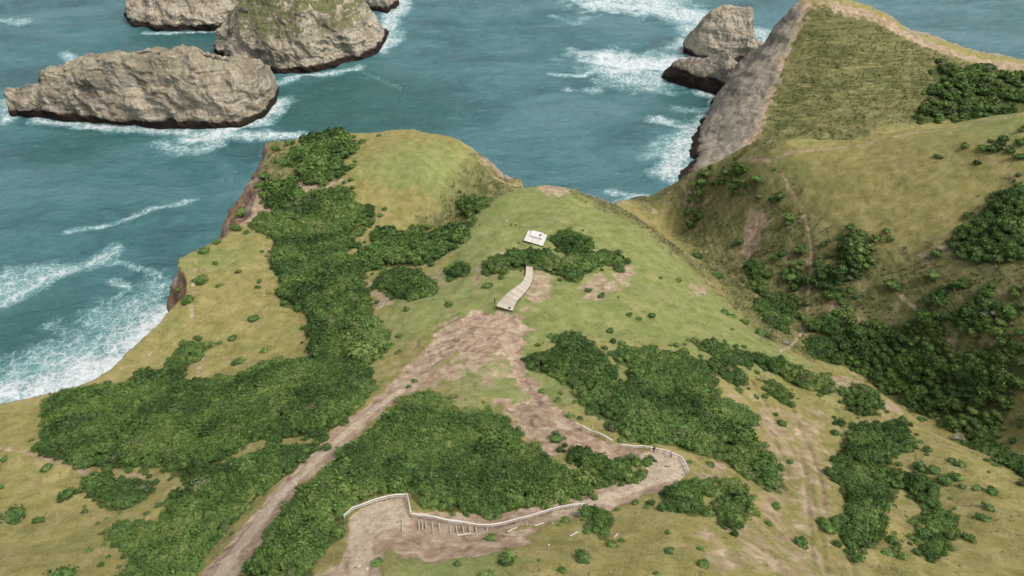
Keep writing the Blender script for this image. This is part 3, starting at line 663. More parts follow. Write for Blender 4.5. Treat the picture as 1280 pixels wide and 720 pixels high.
def sea_stack(name, cols, mat, seed, lean=0.0, nlat=300, nsec=170, amp=2.4):
    """cols: survey u, v of the foot, v of the skyline, thickness in metres; lofted front foot - ridge - back foot"""
    cols = np.array(cols, float); n = len(cols)
    fx, fy = at_z(cols[:, 0], cols[:, 1], 0.0); th = cols[:, 3]
    L = np.hypot(fx, fy); bx, by = fx / L * 0.35, fy / L * 0.94
    ry = fy + th * 0.5; zr = np.array([at_y(cols[i, 0], cols[i, 2], ry[i])[1] for i in range(n)]); zr = np.maximum(zr, 1.0)
    s = np.linspace(0, n - 1, nlat)
    def ip(a):  # smooth through the columns
        i = np.clip(s.astype(int), 0, n - 2); t = s - i; t = t * 0.6 + (t * t * (3 - 2 * t)) * 0.4
        return a[i] * (1 - t) + a[i + 1] * t
    X, Y, T, Zr = ip(fx), ip(fy), ip(th), ip(zr); DX, DY = ip(bx), ip(by)
    e = np.minimum(s, (n - 1) - s) / 0.55; endf = np.sqrt(np.clip(1 - (1 - np.clip(e, 0, 1)) ** 2, 0, 1))
    T = T * (0.15 + .85 * endf); Zr = Zr * (0.05 + .95 * endf)
    pt = np.array([0, .03, .05, .10, .22, .38, .5, .65, .82, .95, 1.0]); pz = np.array([-.06, .05, .16, .42, .72, .92, 1.0, .97, .75, .2, -.06])
    q = np.linspace(0, 1, nsec); ti = np.interp(q, np.linspace(0, 1, 11), pt); zi = np.interp(q, np.linspace(0, 1, 11), pz)
    ti = np.convolve(np.pad(ti, 3, 'edge'), np.ones(7) / 7, 'valid'); zi = np.convolve(np.pad(zi, 3, 'edge'), np.ones(7) / 7, 'valid')
    VX = X[:, None] + DX[:, None] * T[:, None] * ti[None]; VY = Y[:, None] + DY[:, None] * T[:, None] * ti[None]; VZ = Zr[:, None] * zi[None]
    # ledges, clefts and broken skyline
    a1 = fbm(VX * 1.0 + VZ * .35, VY * .6 + VZ * 1.0, 17, 5, seed) * amp * 1.3; a2 = ridged(VX * .9 - VZ * .3, VZ * .55 + VY * .7, 13, 4, seed + 3) * amp * .6
    led = fbm(VZ * 1.6 + VX * .3 + VY * .2, VX * .08, 6, 3, seed + 5) * amp * .35
    a2 = a2 + ridged(VX * 1.1 + VZ * .45, VZ * .22, 15, 3, seed + 6) * amp * .8
    a2 = a2 + ridged(VX * .9 + VZ * .5, VZ * .9 + VY * .6, 3.2, 3, seed + 12) * amp * .13 + np.floor(fbm(VX + VZ * .5, VZ * .7, 14, 2, seed + 14) * 3) * amp * .42
    k = np.clip(VZ / 4 + .35, .25, 1) * (0.3 + 0.7 * endf)[:, None]
    nx = -DX[:, None] * 0 + (s[:, None] / (n - 1) - .5) * .9; side = np.sign(.5 - ti)[None]
    VY = VY - (a1 + a2 + led) * k * side * .8; VX = VX + (a1 * .7 + led) * k * nx * 1.3 + fbm(VY, VZ, 9, 3, seed + 9) * k * amp * .5
    VZ = VZ + (fbm(VX, VY, 11, 4, seed + 7) * amp * .9 + ridged(VX, VY, 6, 4, seed + 8) * amp * .5 + ridged(VX * .9, VY * .9, 2.6, 3, seed + 11) * amp * .25) * np.clip(VZ / 10, 0, 1)
    # wave-cut notch at the tide line
    VZ[:, 0] = -3; VZ[:, -1] = -3
    me = mesh_np(name, np.stack([VX, VY, VZ], -1).reshape(-1, 3), grid_faces(nlat, nsec)[:, ::-1], mat)
    return link(name, me)
ROCK_A = stack_mat('pale_sandstone', (0.44, 0.365, 0.26), 0.22); ROCK_B = stack_mat('banded_sandstone', (0.48, 0.41, 0.30), 0.9); ROCK_C = stack_mat('brown_sandstone', (0.50, 0.43, 0.315), 0.05)
o = sea_stack('sea_stack', [(14,146,114,14),(30,147,108,24),(58,147,107,30),(66,149,88,34),(100,151,78,44),(130,154,69,48),(180,159,64,52),(225,160,62,54),(243,161,58,54),(270,163,66,54),(300,161,72,52),(328,148,77,46),(345,130,92,34)], ROCK_A, 101)
tag(o, 'long sandstone sea stack with a low shelf at its left end', 'sea stack', 'sea stacks off the headland')
o = sea_stack('sea_stack', [(268,66,44,50),(285,80,22,80),(312,92,-6,110),(345,95,-26,120),(385,92,-34,120),(425,83,-22,110),(452,76,6,90),(472,66,34,50),(486,46,42,24)], ROCK_B, 202, amp=3.2)
tag(o, 'broad tan sea stack with green scrub and grass growing on its top', 'sea stack', 'sea stacks off the headland')
o = sea_stack('sea_stack', [(154,18,8,40),(166,33,-12,80),(200,39,-22,100),(250,40,-30,110),(300,34,-34,100),(330,20,-20,60)], ROCK_B, 303, amp=3.0)
tag(o, 'wide banded rock at the top edge behind the long sandstone stack', 'sea stack', 'sea stacks off the headland')
o = sea_stack('sea_stack', [(440,4,-14,40),(462,14,-22,50),(484,17,-22,40),(499,6,-6,20)], ROCK_C, 404)
tag(o, 'small dark footed rock at the top edge right of the scrubby stack', 'sea stack', 'sea stacks off the headland')
o = sea_stack('sea_stack', [(855,66,56,12),(862,70,42,26),(870,77,32,34),(882,79,14,38),(894,80,9,40),(912,80,8,40),(930,80,9,38),(938,79,36,34),(948,76,60,18)], ROCK_C, 505, amp=1.6)
tag(o, 'tall pale flat-topped rock tower standing in surf beside the headland', 'sea stack', 'sea stacks off the headland')
o = sea_stack('sea_stack', [(827,98,94,6),(838,102,84,14),(848,106,75,22),(862,111,73,30),(890,118,74,34),(904,122,66,34),(918,121,78,28),(930,110,98,14)], stack_mat('dark_sandstone', (0.25, 0.21, 0.16), 0.0, 8.0), 606, amp=1.7)  # darker tint, with the dark foot band reaching higher than on the other stacks
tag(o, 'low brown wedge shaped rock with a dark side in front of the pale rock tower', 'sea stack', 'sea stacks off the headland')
o = sea_stack('sea_rock', [(930,50,48,8),(940,62,50,14),(952,64,52,12),(960,60,58,6)], ROCK_C, 707, amp=.8)
tag(o, 'small dark wet rock between the pale rock tower and the headland', 'rock')

# ------------------------------------------------------------------ scrub
RNG = np.random.default_rng(7)
def leaf_mat(name, cols, straw=0.0):
    m = NT(name, 0.7, 0.25)
    g = m.geo(); r = g.outputs['Random Per Island']
    a = m.sep(m.attr('tint').outputs['Color'])
    mid = m.noise(0.10, 4, .6); sm = m.noise(0.8, 3, .6)
    f = m.math('ADD', m.math('MULTIPLY', r, .42), m.math('MULTIPLY', a[0], .40))
    f = m.math('ADD', f, m.math('MULTIPLY', m.math('SUBTRACT', mid, .5), .9)); f = m.math('ADD', f, m.math('MULTIPLY', m.math('SUBTRACT', sm, .5), .35))
    c = m.ramp(f, cols)
    c = m.mix(m.remap(m.math('ADD', a[1], m.math('MULTIPLY', r, .12)), 1.0, 1.10, 0, .7), c, (0.16, 0.145, 0.085))
    m.b.inputs['Subsurface Weight'].default_value = 0.0
    return m.out(c)
LEAF = leaf_mat('scrub_leaves', [(0.08, (0.034, 0.066, 0.016)), (0.30, (0.062, 0.118, 0.026)), (0.50, (0.10, 0.170, 0.037)), (0.72, (0.158, 0.218, 0.055)), (0.95, (0.24, 0.25, 0.09))])
def ico(n=2):
    import bmesh
    bm = bmesh.new(); bmesh.ops.create_icosphere(bm, subdivisions=n, radius=1.0)
    bm.verts.ensure_lookup_table()
    V = np.array([v.co[:] for v in bm.verts]); F = np.array([[v.index for v in f.verts] for f in bm.faces]); bm.free()
    return V, F
def proto(seed, nleaf, ls, flat=0.62, lobes=5):
    """a shrub: dark twiggy inside, and leaf sprays through the outer shell; quads only"""
    r = np.random.default_rng(seed)
    V, F = ico(2)
    lc = r.normal(size=(lobes, 3)); lc[:, 2] = np.abs(lc[:, 2]) * .7; lc /= np.linalg.norm(lc, axis=1)[:, None]; la = r.uniform(.12, .42, lobes)
    def rad(D):
        d = D @ lc.T; return 0.74 + (np.exp(-(1 - d) * 5.0) * la).sum(1)
    C = V * (rad(V) * r.uniform(.72, .86, len(V)))[:, None]; C[:, 2] = np.where(C[:, 2] > 0, C[:, 2] * flat, C[:, 2] * .35)
    # leaf sprays
    n = nleaf; D = r.normal(size=(n, 3)); D[:, 2] = np.abs(D[:, 2]) * 1.1 - .18; D /= np.linalg.norm(D, axis=1)[:, None]
    R = rad(D) * r.uniform(.80, 1.10, n) + (r.random(n) < .12) * r.uniform(.02, .2, n)
    P = D * R[:, None]; P[:, 2] = np.where(P[:, 2] > 0, P[:, 2] * flat, P[:, 2] * .35)
    N = D * np.array([1, 1, 1 / flat]) + r.normal(size=(n, 3)) * .55; N /= np.linalg.norm(N, axis=1)[:, None]
    T = np.cross(N, r.normal(size=(n, 3))); T /= np.linalg.norm(T, axis=1)[:, None]; B = np.cross(N, T)
    a = (ls * r.uniform(.7, 1.4, n))[:, None]; b = a * r.uniform(.45, .7, n)[:, None]
    Q = np.stack([P - T * a, P - B * b + N * b * .3, P + T * a - N * a * .25, P + B * b + N * b * .3], 1).reshape(-1, 3)
    LF = np.arange(n * 4).reshape(n, 4)
    # core triangles become degenerate-free quads by pairing with their centre edge
    e = {}
    core_q = np.concatenate([F, F[:, :1]], 1)  # marks a triangle
    return C, F, Q, LF
def assemble(protos, pick, pos, scale, rotz, zs, tint):
    """join many shrubs into one mesh (core triangles + leaf triangles)"""
    VV, FF, TT = [], [], []; base = 0
    for k, (C, F, Q, LF) in enumerate(protos):
        ix = np.where(pick == k)[0]
        if not len(ix): continue
        v0 = np.concatenate([C, Q]); f0 = np.concatenate([F, LF[:, [0, 1, 2]] + len(C), LF[:, [0, 2, 3]] + len(C)])
        c, s = np.cos(rotz[ix])[:, None], np.sin(rotz[ix])[:, None]; sc = scale[ix][:, None]
        x = (v0[None, :, 0] * c - v0[None, :, 1] * s) * sc + pos[ix, 0:1]; y = (v0[None, :, 0] * s + v0[None, :, 1] * c) * sc + pos[ix, 1:2]
        z = v0[None, :, 2] * sc * zs[ix][:, None] + pos[ix, 2:3]
        V = np.stack([x, y, z], -1).reshape(-1, 3)
        f = (f0[None] + (np.arange(len(ix)) * len(v0))[:, None, None]).reshape(-1, 3) + base
        t = np.repeat(tint[ix], len(v0), 0)
        VV.append(V); FF.append(f); TT.append(t); base += len(V)
    return np.concatenate(VV), np.concatenate(FF), np.concatenate(TT)
PN = [proto(11 + i, 150, .155, .62 + .06 * (i % 3)) for i in range(6)]      # close
PF = [proto(31 + i, 64, .24, .62 + .06 * (i % 3)) for i in range(6)]        # far
def hsl(x, y): return land_height(x, y)[0]
TH_LABEL = {
 'headland_top': 'green scrub thicket on the top of the left headland, nearest the sea', 'headland_low': 'small scrub patch above the brown cliff on the left headland',
 'belt': 'broad belt of dense green scrub filling the hollow on the left side', 'gully_band': 'sloping band of scrub left of the green lawn on the spur',
 'gully_clump': 'dark scrub clump at the foot of the left headland meadow', 'gully_head': 'dark bushes in the gully just left of the lawn tip',
 'lawn_edge': 'oval scrub patch ringed by bare paths left of the lawn', 'lawn_round': 'low rounded scrub patch between the bare paths on the lawn',
 'lawn_long': 'long scrub patch behind the far end of the wooden walkway', 'lawn_square': 'square edged scrub patch right of the pale wooden platform',
 'west_mass': 'large mass of dense scrub at the lower left above the meadow', 'west_low': 'scrub patch at the edge of the lower left meadow',
 'road_left': 'dense scrub along the left side of the dirt road', 'spur_mass': 'big scrub mass between the dirt road and the railed viewpoint',
 'trail_strip': 'narrow strip of scrub inside the bend of the trail', 'loop_upper': 'small upper tongue of scrub left of the gravel turning place',
 'loop_lower': 'small lower tongue of scrub beside the gravel turning place', 'spur_right': 'large scrub mass on the spur right of the trail and above its railing',
 'strip_upper': 'thin strip of scrub at the upper right edge of the spur', 'strip_mid': 'long strip of scrub running down along the valley edge',
 'strip_low': 'short strip of scrub below the thin upper strip', 'strip_end': 'oblong scrub patch on the dry slope near the valley edge',
 'pair_left': 'left one of two scrub patches below the gravel turning place', 'pair_right': 'right one of two scrub patches below the gravel turning place',
 'trail_bush': 'scrub clump on the lower side of the trail right of the log steps', 'gully_right': 'dense scrub down the grassy gully at the lower right',
 'gully_right_low': 'rounded scrub patch at the lower right end of the gully', 'gully_right_top': 'scrub patch at the head of the lower right gully',
 'valley': 'dark green scrub covering the valley floor on the right', 'valley_west': 'scrub on the near bank of the right valley below the lawn edge',
 'slope_dark': 'dark scrub patch in the middle of the right valley slope', 'slope_right': 'dense scrub on the upper slope at the right edge',
 'slope_low': 'scattered scrub on the lower slope at the right edge', 'headland_far': 'dark green scrub on the far right headland', 'valley_fill': 'dense dark scrub where the valley meets the right picture edge', 'valley_bank': 'scattered scrub on the near side of the valley around the bare scar', 'crest_dark': 'thin scattered scrub on the dark slope above the inlet',
 'edge_right': 'small scrub patch on the crest at the right edge',
}
SPARSE = {'headland_top': .8, 'valley_bank': .42, 'crest_dark': .40, 'spur_mass': .93, 'spur_right': .86, 'west_mass': .97, 'road_left': .95, 'valley': .76, 'slope_low': .6, 'valley_west': .85, 'slope_dark': .85, 'slope_right': .85, 'gully_right': .95, 'headland_far': .5, 'valley_fill': .8, 'edge_right': .6, 'gully_head': .9}
NBUSH = 0
CLEAR = hit([817, 838.5, 800, 828, 850, 858, 824, 834, 838, 848, 829], [564.5, 571, 563, 568, 576, 586, 588, 594, 582, 594, 602])   # trodden ground along the curved railing
for key, P in THICK_W.items():
    cx, cy = P.mean(0); D = math.hypot(cy, CAMZ - 75)
    sp = np.clip(0.0086 * D, 1.15, 2.7)
    gx = np.arange(P[:, 0].min() - 4, P[:, 0].max() + 4, sp); gy = np.arange(P[:, 1].min() - 4, P[:, 1].max() + 4, sp)
    gx, gy = np.meshgrid(gx, gy); gx[::2] += sp * .5; gx = gx.ravel() + RNG.uniform(-.45, .45, gx.size) * sp; gy = gy.ravel() + RNG.uniform(-.45, .45, gy.size) * sp
    cov = in_poly(gx, gy, P, 1.8 if D < 235 else 3.5, 1.6 if D < 235 else 3, 23 + len(key))
    gap = fbm(gx, gy, 7, 3, 90)
    if key in ('spur_right', 'spur_mass', 'west_mass', 'road_left', 'belt'):
        al, ac = (gx * .62 - gy * .78, gx * .78 + gy * .62) if key == 'spur_right' else (gx * .94 - gy * .3, gx * .3 + gy * .94)
        gap = gap * .45 - .85 * ridged(al * .28 + 5, ac + fbm(gx, gy, 12, 2, 97) * 3, 7, 2, 98) + .12
    fringe = (in_poly(gx, gy, P, 5.0, 2.5, 29) > .12) & (cov <= .25) & (RNG.random(gx.size) < .13)
    keep = (cov > RNG.uniform(.25, .75, gx.size)) & (gap > -0.95 + (1 - SPARSE.get(key, 1)) * 1.9)
    if fringe.any():
        fi = np.where(fringe)[0]; mk = masks(gx[fi], gy[fi]); fringe[fi[(mk['dirt'] > .3) | (mk['pale'] > .1)]] = False
    keep = keep | fringe
    for c_ in CLEAR: keep &= (gx - c_[0]) ** 2 + (gy - c_[1]) ** 2 > 2.6 ** 2
    fr = fringe[keep]; gx, gy = gx[keep], gy[keep]
    if not len(gx): continue
    d, _, _ = poly_dist(gx, gy, P)
    sz = sp * RNG.uniform(.62, 1.12, len(gx)) * (1 + .25 * fbm(gx, gy, 9, 2, 92)) * np.clip(.62 + d * .16, .62, 1.05)
    big = RNG.random(len(gx)) < .10; sz = np.where(big, sz * 1.5, sz * .96)
    sz = np.where(fr, sz * RNG.uniform(.35, .8, len(sz)), sz)
    z = hsl(gx, gy); hs = RNG.uniform(.8, 1.35, len(gx)) * (1 + .3 * np.clip(fbm(gx, gy, 12, 2, 93), -1, 1))
    lift = sz * .12 + np.where(fr, 0, 1) * np.clip(d * .18, 0, .8) * np.clip(1 + 1.1 * ridged(gx * .5 + gy * .2, gy, 7, 3, 94), .1, 2.4)
    species = fbm(gx, gy, 16, 3, 95) * .7 + RNG.uniform(0, 1, len(gx)) * .5 + .2
    species = species + np.where(big, -.15, .0) + {'spur_mass': .22, 'spur_right': .08, 'road_left': .1, 'belt': .05, 'valley': -.05}.get(key, 0)
    tint = np.stack([np.clip(species, -.1, 1.2), RNG.random(len(gx)), np.zeros(len(gx))], 1)
    pr = PF if D > 235 else PN
    V, F, T = assemble(pr, RNG.integers(0, 6, len(gx)), np.stack([gx, gy, z + lift], 1), sz, RNG.uniform(0, 6.28, len(gx)), hs, tint)
    me = mesh_np('scrub_thicket', V, F, LEAF, attrs={'tint': T}, smooth=False)
    tag(link('scrub_thicket', me), TH_LABEL[key], 'scrub', 'thickets of coastal scrub', 'stuff'); NBUSH += len(gx)
print('bushes in thickets', NBUSH)

# ------------------------------------------------------------------ tussock grass and stones, past counting
def tuft_mat():
    m = NT('tussock_blades', .9, .1); r = m.geo().outputs['Random Per Island']; t = m.sep(m.attr('tint').outputs['Color'])
    f = m.math('ADD', m.math('MULTIPLY', r, .5), m.math('MULTIPLY', m.noise(.12, 4), .5)); ol = m.ramp(f, [(.2, (.055, .066, .02)), (.5, (.12, .12, .045)), (.8, (.24, .21, .11))])
    ds = m.ramp(f, [(.2, (.14, .13, .05)), (.5, (.24, .20, .10)), (.8, (.33, .27, .16))]); return m.out(m.mix(t[0], ds, ol))
def scatter_tufts(name, label, x0, x1, y0, y1, sp, want, seed, size):
    r = np.random.default_rng(seed); x = np.arange(x0, x1, sp); y = np.arange(y0, y1, sp); x, y = np.meshgrid(x, y)
    x = x.ravel() + r.uniform(-.5, .5, x.size) * sp; y = y.ravel() + r.uniform(-.5, .5, y.size) * sp
    fov = np.abs(x) < 0.75 * (y * .788 + 120) * 1.1; x, y = x[fov], y[fov]
    M = masks(x, y); k = (want(x, y, M) > r.random(len(x))) & (M['thick'] < .4) & (M['dirt'] < .35); x, y = x[k], y[k]; R_ = M['rough'][k]
    z, sd, w = land_height(x, y); k = sd > 0.5; x, y, z, R_ = x[k], y[k], z[k], R_[k]
    n = len(x); nb = 7; a = r.uniform(0, 6.28, (n, nb)); s = (size * r.uniform(.6, 1.5, n))[:, None]
    hx, hy = np.cos(a), np.sin(a); ln = s * r.uniform(.4, 1.0, (n, nb)); h = s * r.uniform(.35, .9, (n, nb)); b = s * .16
    c = np.stack([np.broadcast_to(x[:, None], a.shape), np.broadcast_to(y[:, None], a.shape), np.broadcast_to(z[:, None] - .05, a.shape)], -1)
    p0 = c + np.stack([-hy * b, hx * b, 0 * a], -1); p1 = c + np.stack([hy * b, -hx * b, 0 * a], -1); p2 = c + np.stack([hx * ln, hy * ln, h], -1)
    V = np.stack([p0, p1, p2], 2).reshape(-1, 3); F = np.arange(len(V)).reshape(-1, 3)
    me = mesh_np(name, V, F, tuft_mat(), smooth=False, attrs={'tint': np.repeat(np.stack([R_, R_ * 0, R_ * 0], 1), nb * 3, 0)})
    tag(link(name, me), label, 'grass', None, 'stuff'); print(name, n)
scatter_tufts('tussock_grass', 'tussock grass on the rough valley and cliff slopes', -200, 330, 120, 460, 1.5, lambda x, y, M: M['rough'] * np.clip(.45 + .6 * fbm(x, y, 9, 3, 3), 0, 1), 5, 1.0)
scatter_tufts('meadow_grass', 'taller dry tufts in the meadows and on the spur', -190, 200, 42, 230, .70, lambda x, y, M: (1 - M['rough']) * np.clip(.16 + .75 * fbm(x, y, 6, 3, 4) - .3 * M['lush'], 0.03, .85), 6, .36)
# loose stones on the worn ground
def stones():
    r = np.random.default_rng(9); x = r.uniform(-60, 75, 60000); y = r.uniform(45, 160, 60000); M = masks(x, y)
    k = (M['dirt'] + .6 * M['pale'] > r.uniform(.6, 3.2, len(x))) & (fbm(x, y, 4, 3, 6) > -.1); x, y = x[k], y[k]; z = hsl(x, y)
    C, F = ico(1); n = len(x); s = np.exp(r.normal(-2.3, .45, n)); V = C[None] * (s[:, None, None]) * r.uniform(.6, 1.3, (n, len(C), 1)) * np.array([1, 1, .6]) + np.stack([x, y, z], 1)[:, None]
    FF = (F[None] + (np.arange(n) * len(C))[:, None, None]).reshape(-1, 3); m = NT('loose_stone', .9, .2)
    me = mesh_np('loose_stones', V.reshape(-1, 3), FF, m.out(m.ramp(m.geo().outputs['Random Per Island'], [(0, (.14, .10, .075)), (.6, (.33, .26, .20)), (1, (.52, .46, .38))])), smooth=False)
    tag(link('loose_stones', me), 'loose stones and clods on the worn trails', 'stones', None, 'stuff'); print('stones', n)
stones()

# ------------------------------------------------------------------ single shrubs, each a thing
SHRUBS = [  # survey u, v of the middle, radius in survey pixels, label, tone 0 dark .. 1 light
 (461,161,10,'widest shrub on the far cliff edge of the left headland',.3), (474,168,4,'tiny shrub just right of the widest cliff edge shrub',.2), (419,163,6,'low dark shrub on the far cliff edge above the headland thicket',.2),
 (436,159,5,'small dark shrub left of the widest shrub on the far cliff edge',.2), (442,170,4,'small shrub just below the far cliff edge of the left headland',.2), (502,160,4,'tiny shrub on the cliff edge at the top of the left headland meadow',.3),
 (390,168,5,'dark shrub at the far left of the headland cliff edge',.2), (362,177,8,'flat olive shrub on bare ground at the brown cliff top',.4), (345,184,7,'olive shrub nearest the top of the brown cliff',.4),
 (331,218,10,'shrub hanging at the brown cliff beside a rock face',.3), (327,229,8,'dark shrub below the rock face of the brown cliff',.2), (349,200,6,'small shrub on the slope above the brown cliff',.4),
 (303,262,11,'yellow green shrub on the slope at the foot of the brown cliff',.9), (294,283,10,'dark shrub at the inner corner of the left cliffs',.3), (272,301,6,'small shrub near the cliff corner above the left meadow',.3),
 (257,311,9,'flat shrub on the left meadow near its far edge',.5), (270,328,5,'small round shrub in the upper left meadow',.3), (250,347,11,'largest shrub on the left meadow near the red cliff',.5),
 (226,322,6,'shrub at the corner top of the red cliff',.5), (236,372,10,'dark shrub at the foot of the left meadow cliff edge',.3), (224,361,5,'small shrub right on the red cliff edge',.3),
 (298,339,5,'round shrub alone in the middle of the left meadow',.3), (273,356,4,'tiny brownish shrub in the left meadow',.2), (324,350,5,'upper one of two touching shrubs beside the scrub belt',.2),
 (323,357,5,'lower one of two touching shrubs beside the scrub belt',.3), (318,396,8,'round dark shrub low on the left meadow',.3), (290,422,7,'round shrub below the meadow centre, left of the scrub belt',.4),
 (330,436,6,'round light shrub just above the big scrub mass',.7), (297,449,10,'grey green shrub at the upper edge of the big scrub mass',.3), (232,438,6,'shrub at the tip of the finger of scrub on the left meadow',.4),
 (441,207,6,'shrub right of the headland thicket, on dry grass',.3), (443,201,4,'tiny shrub on dry grass right of the headland thicket',.2), (439,224,4,'small shrub on bare ground right of the headland thicket',.3),
 (426,236,7,'shrub at the head of the bare strip above the scrub belt',.4), (440,244,9,'round shrub right of the bare strip on the headland',.2), (475,268,5,'low olive shrub under the headland meadow',.4),
 (446,290,9,'round shrub in the clearing beside the scrub belt',.4), (521,285,9,'dark rounded shrub at the foot of the headland slope',.1), (600,281,2.5,'tiny dark tuft on the left side of the lawn',.2),
 (561,379,7,'dark low bush beside the worn earth left of the walkway',.1), (609,355,8,'flat dark bush on the lawn left of the walkway',.2), (497,438,5.5,'round shrub on grass beside the left scrub belt',.4), (479,446,5,'smaller neighbour of the round shrub beside the left scrub belt',.3),
 (519,473,6,'shrub on the worn earth where the road reaches the saddle',.5), (510,481,4,'small shrub below the one on the worn saddle',.5), (609,508,4.5,'small dark shrub above the central scrub mass',.2),
 (648,302,3,'tiny dark shrub by the pale platform path',.2), (697,543-1,12,'large round bush standing between the two arms of the trail',.15), (698,498,6.5,'upper round bush beside the eroded trail',.4), (677,487,6,'small light bush highest beside the eroded trail',.5),
 (712,517,8,'yellowish grass topped bush at the start of the upper railing',.9), (735,360,6,'left one of the two bushes on the lawn below the long patch',.15), (752,367,6.5,'right one of the two bushes on the lawn below the long patch',.15),
 (773,371,2.5,'tiny shrub on the lawn right of the two bushes',.3), (772,321,6,'olive bush at the right end of the long scrub patch',.4), (847,349,5,'round bush alone on the right part of the lawn',.2), (826,346,4,'brown dry tuft alone on the right part of the lawn',.6),
 (787,392,5,'left bush of the short row in the middle of the green',.1), (799,397,5,'lower bush of the short row in the middle of the green',.1), (814,393,6,'right bush of the short row in the middle of the green',.1),
 (762,411,7,'round dark bush above the right scrub mass',.1), (779,427,8,'oblong dark bush above the right scrub mass',.15), (816,432,6,'bush at the upper rim of the right scrub mass',.2), (838,431,3,'tiny tuft above the right scrub mass',.3),
 (905,388,8,'left bush of the group on the bare edge by the valley',.3), (915,393,6,'lower bush of the group on the bare edge by the valley',.3), (932,401,8,'light bush on the earthy bank by the valley edge',.6), (952,415,11,'large dark bush on the steep valley edge',.15),
 (897,344,10,'dark bush in the valley bottom below the lawn rim',.2), (915,411,3,'tiny shrub on the dry grass near the valley edge',.3), (846,455,3,'small shrub on dry grass near the upper strip',.3), 
 (926,467,5,'bush at the end of the short scrub strip',.3), (945,494,4.5,'left one of the pair of little bushes on the dry slope',.2), (956,494,5,'right one of the pair of little bushes on the dry slope',.2),
 (970,516,4,'tiny bush above the round one on the grooved slope',.2), (979,526,7,'round bush on the grooved dry slope',.3), (941,546,5,'small bush beside the right scrub mass edge',.3), (934,541,2.5,'tiny tuft beside the right scrub mass',.2), (932,549,2.5,'tiny tuft on bare ground beside the right scrub mass',.2),
 (955,553,8,'long bush on the slope right of the scrub mass',.2), (965,566,7,'round bush touching the long one on the slope',.3), (976,581,5,'round bush lower on the slope beside the scrub',.3), (987,575,5,'outermost small bush on the slope beside the scrub',.2),
 (970,628,8,'brown green bush below the right scrub mass',.1), (961,651,6,'thin grey bush on the dry slope near the bottom',.1), (1003,676,11,'dark bush in a groove of the dry slope at the bottom',.1), (1035,658,11,'large bush at the left rim of the lower right gully',.4),
 (1108,688,9,'small dark bush on the gully floor',.15), (1126,693,8,'low bush at the bottom of the lower right gully',.4), (1150,582,10,'left bush of the row on the lower right meadow',.3), (1168,586,8,'second bush of the row on the lower right meadow',.35),
 (1188,574,6,'upper small bush on the lower right meadow',.3), (1199,578,7,'dark bush beside the upper small one on the lower right meadow',.15), (1193,593,10,'right bush of the row on the lower right meadow',.15), (1203,607,5,'brownish small bush below the row on the lower right meadow',.2),
 (1221,609,6,'round bush left of the dark round one on the lower right meadow',.3), (1237,612,8,'dark round bush at the outer end of the meadow row',.1), (1235,632,7,'upper one of two bushes near the right edge of the meadow',.2), (1229,644,9,'lower wider one of two bushes near the right edge of the meadow',.2), (1236,510+80,3,'tiny tuft on the crest of the lower right meadow',.4),
 (1128,446,6,'pale green bush in the valley scrub',.7), (1112,353,14,'bush alone in the middle of the right valley slope',.4), (1167,343,10,'lighter bush alone on the right valley slope',.5), (1108,287,6,'small dark shrub above the bush alone on the valley slope',.1), (1112,297,6,'brown shrub on bare soil on the valley slope',.1),
 (1172,194,6,'lone dark shrub on the bright grass slope at the right',.1), (1228,182,9,'large dark shrub on the upper right crest slope',.1), (1206,181,6,'small dark shrub left of the large one on the upper right slope',.3), (1247,180,5,'small shrub right of the large one on the upper right slope',.2), (1272,194,9,'dark shrub at the right edge on the bright slope',.1), (1272,218,4,'tiny shrub at the right edge below the crest',.1),
 (1208,267,7,'bush at the left tip of the right hand scrub',.15), (1172,315,9,'bush at the lower left of the right hand scrub',.5), (1000,310,10,'dark bush beside the ravine track in the valley',.1), (985,345,13,'dense bush beside the ravine track lower in the valley',.2), (960,340,8,'small bush on the rough valley bank',.3), (1040,395,13,'bush on the valley floor beside the bare scar',.3),
 (833,222,6,'greenish bush on the low rocky knob above the inlet',.3), (880,225,10,'bush on the crest of the dark slope above the inlet',.3), (905,213,9,'darker bush on the crest of the dark slope',.1), (945,222,10,'bush near the crest right above the landslip scar',.2), (925,300,8,'bush on the rough slope under the landslip scar',.2), (862,262,8,'bush low on the rough slope over the inlet',.2), (872,318,9,'bush at the bottom of the rough valley slope',.2),
 (20,638,16,'largest bush on the lower left meadow',.3), (50,648,7,'small round bush right of the largest bush on the lower left meadow',.2), (85,617,11,'round dark bush near the track on the lower left meadow',.1), (5,573,5,'small bush at the left picture edge on the meadow',.3), (0,607,6,'bush cut by the left picture edge',.2), (80,714,16,'bush at the bottom left edge of the picture',.4), (60,583,7,'flat olive bush on the upper part of the lower left meadow',.7),
 (730,695,14,'large round dark bush on the bottom meadow',.05), (612,669,9,'bright round bush on the bank below the log steps',.6), (632,695,16,'dark bush low on the bank below the log steps',.1), (610,717,15,'bright green bush cut by the bottom edge',.7), (573,704,6,'small dark bush on the bottom meadow left of the others',.1), (702,712,7,'thin grey bush on the bottom meadow',.3), (835,686,8,'dark oval bush on the bottom meadow right',.1),
 (834,664,5,'tiny bush above the dark oval bush',.1), (876,684,6,'small dark bush near the lower right bottom slope',.2), (880,703,9,'pale green bush near the lower right bottom slope',.5), (793,627,6,'small bush on the lower edge of the trail by the turning place',.2), (771,635,5,'tiny bush just above the scrub clump on the trail',.3), (808,632,6,'thin bush under the trail edge',.2), (819,574,4,'dark little bush standing in the gravel turning place',.0),
 (862,583-6,4,'small bush outside the end of the curved railing',.3), (887,578,7,'bush on bare soil right of the curved railing',.3), (905,571,4,'tiny bush on bare soil right of the curved railing',.2), (820,715,5,'tiny tuft at the bottom edge',.2), (675,700,4,'dry tuft on the bottom meadow',.4), (471,700,9,'light green bush beside the bottom of the gravel path',.6),
]
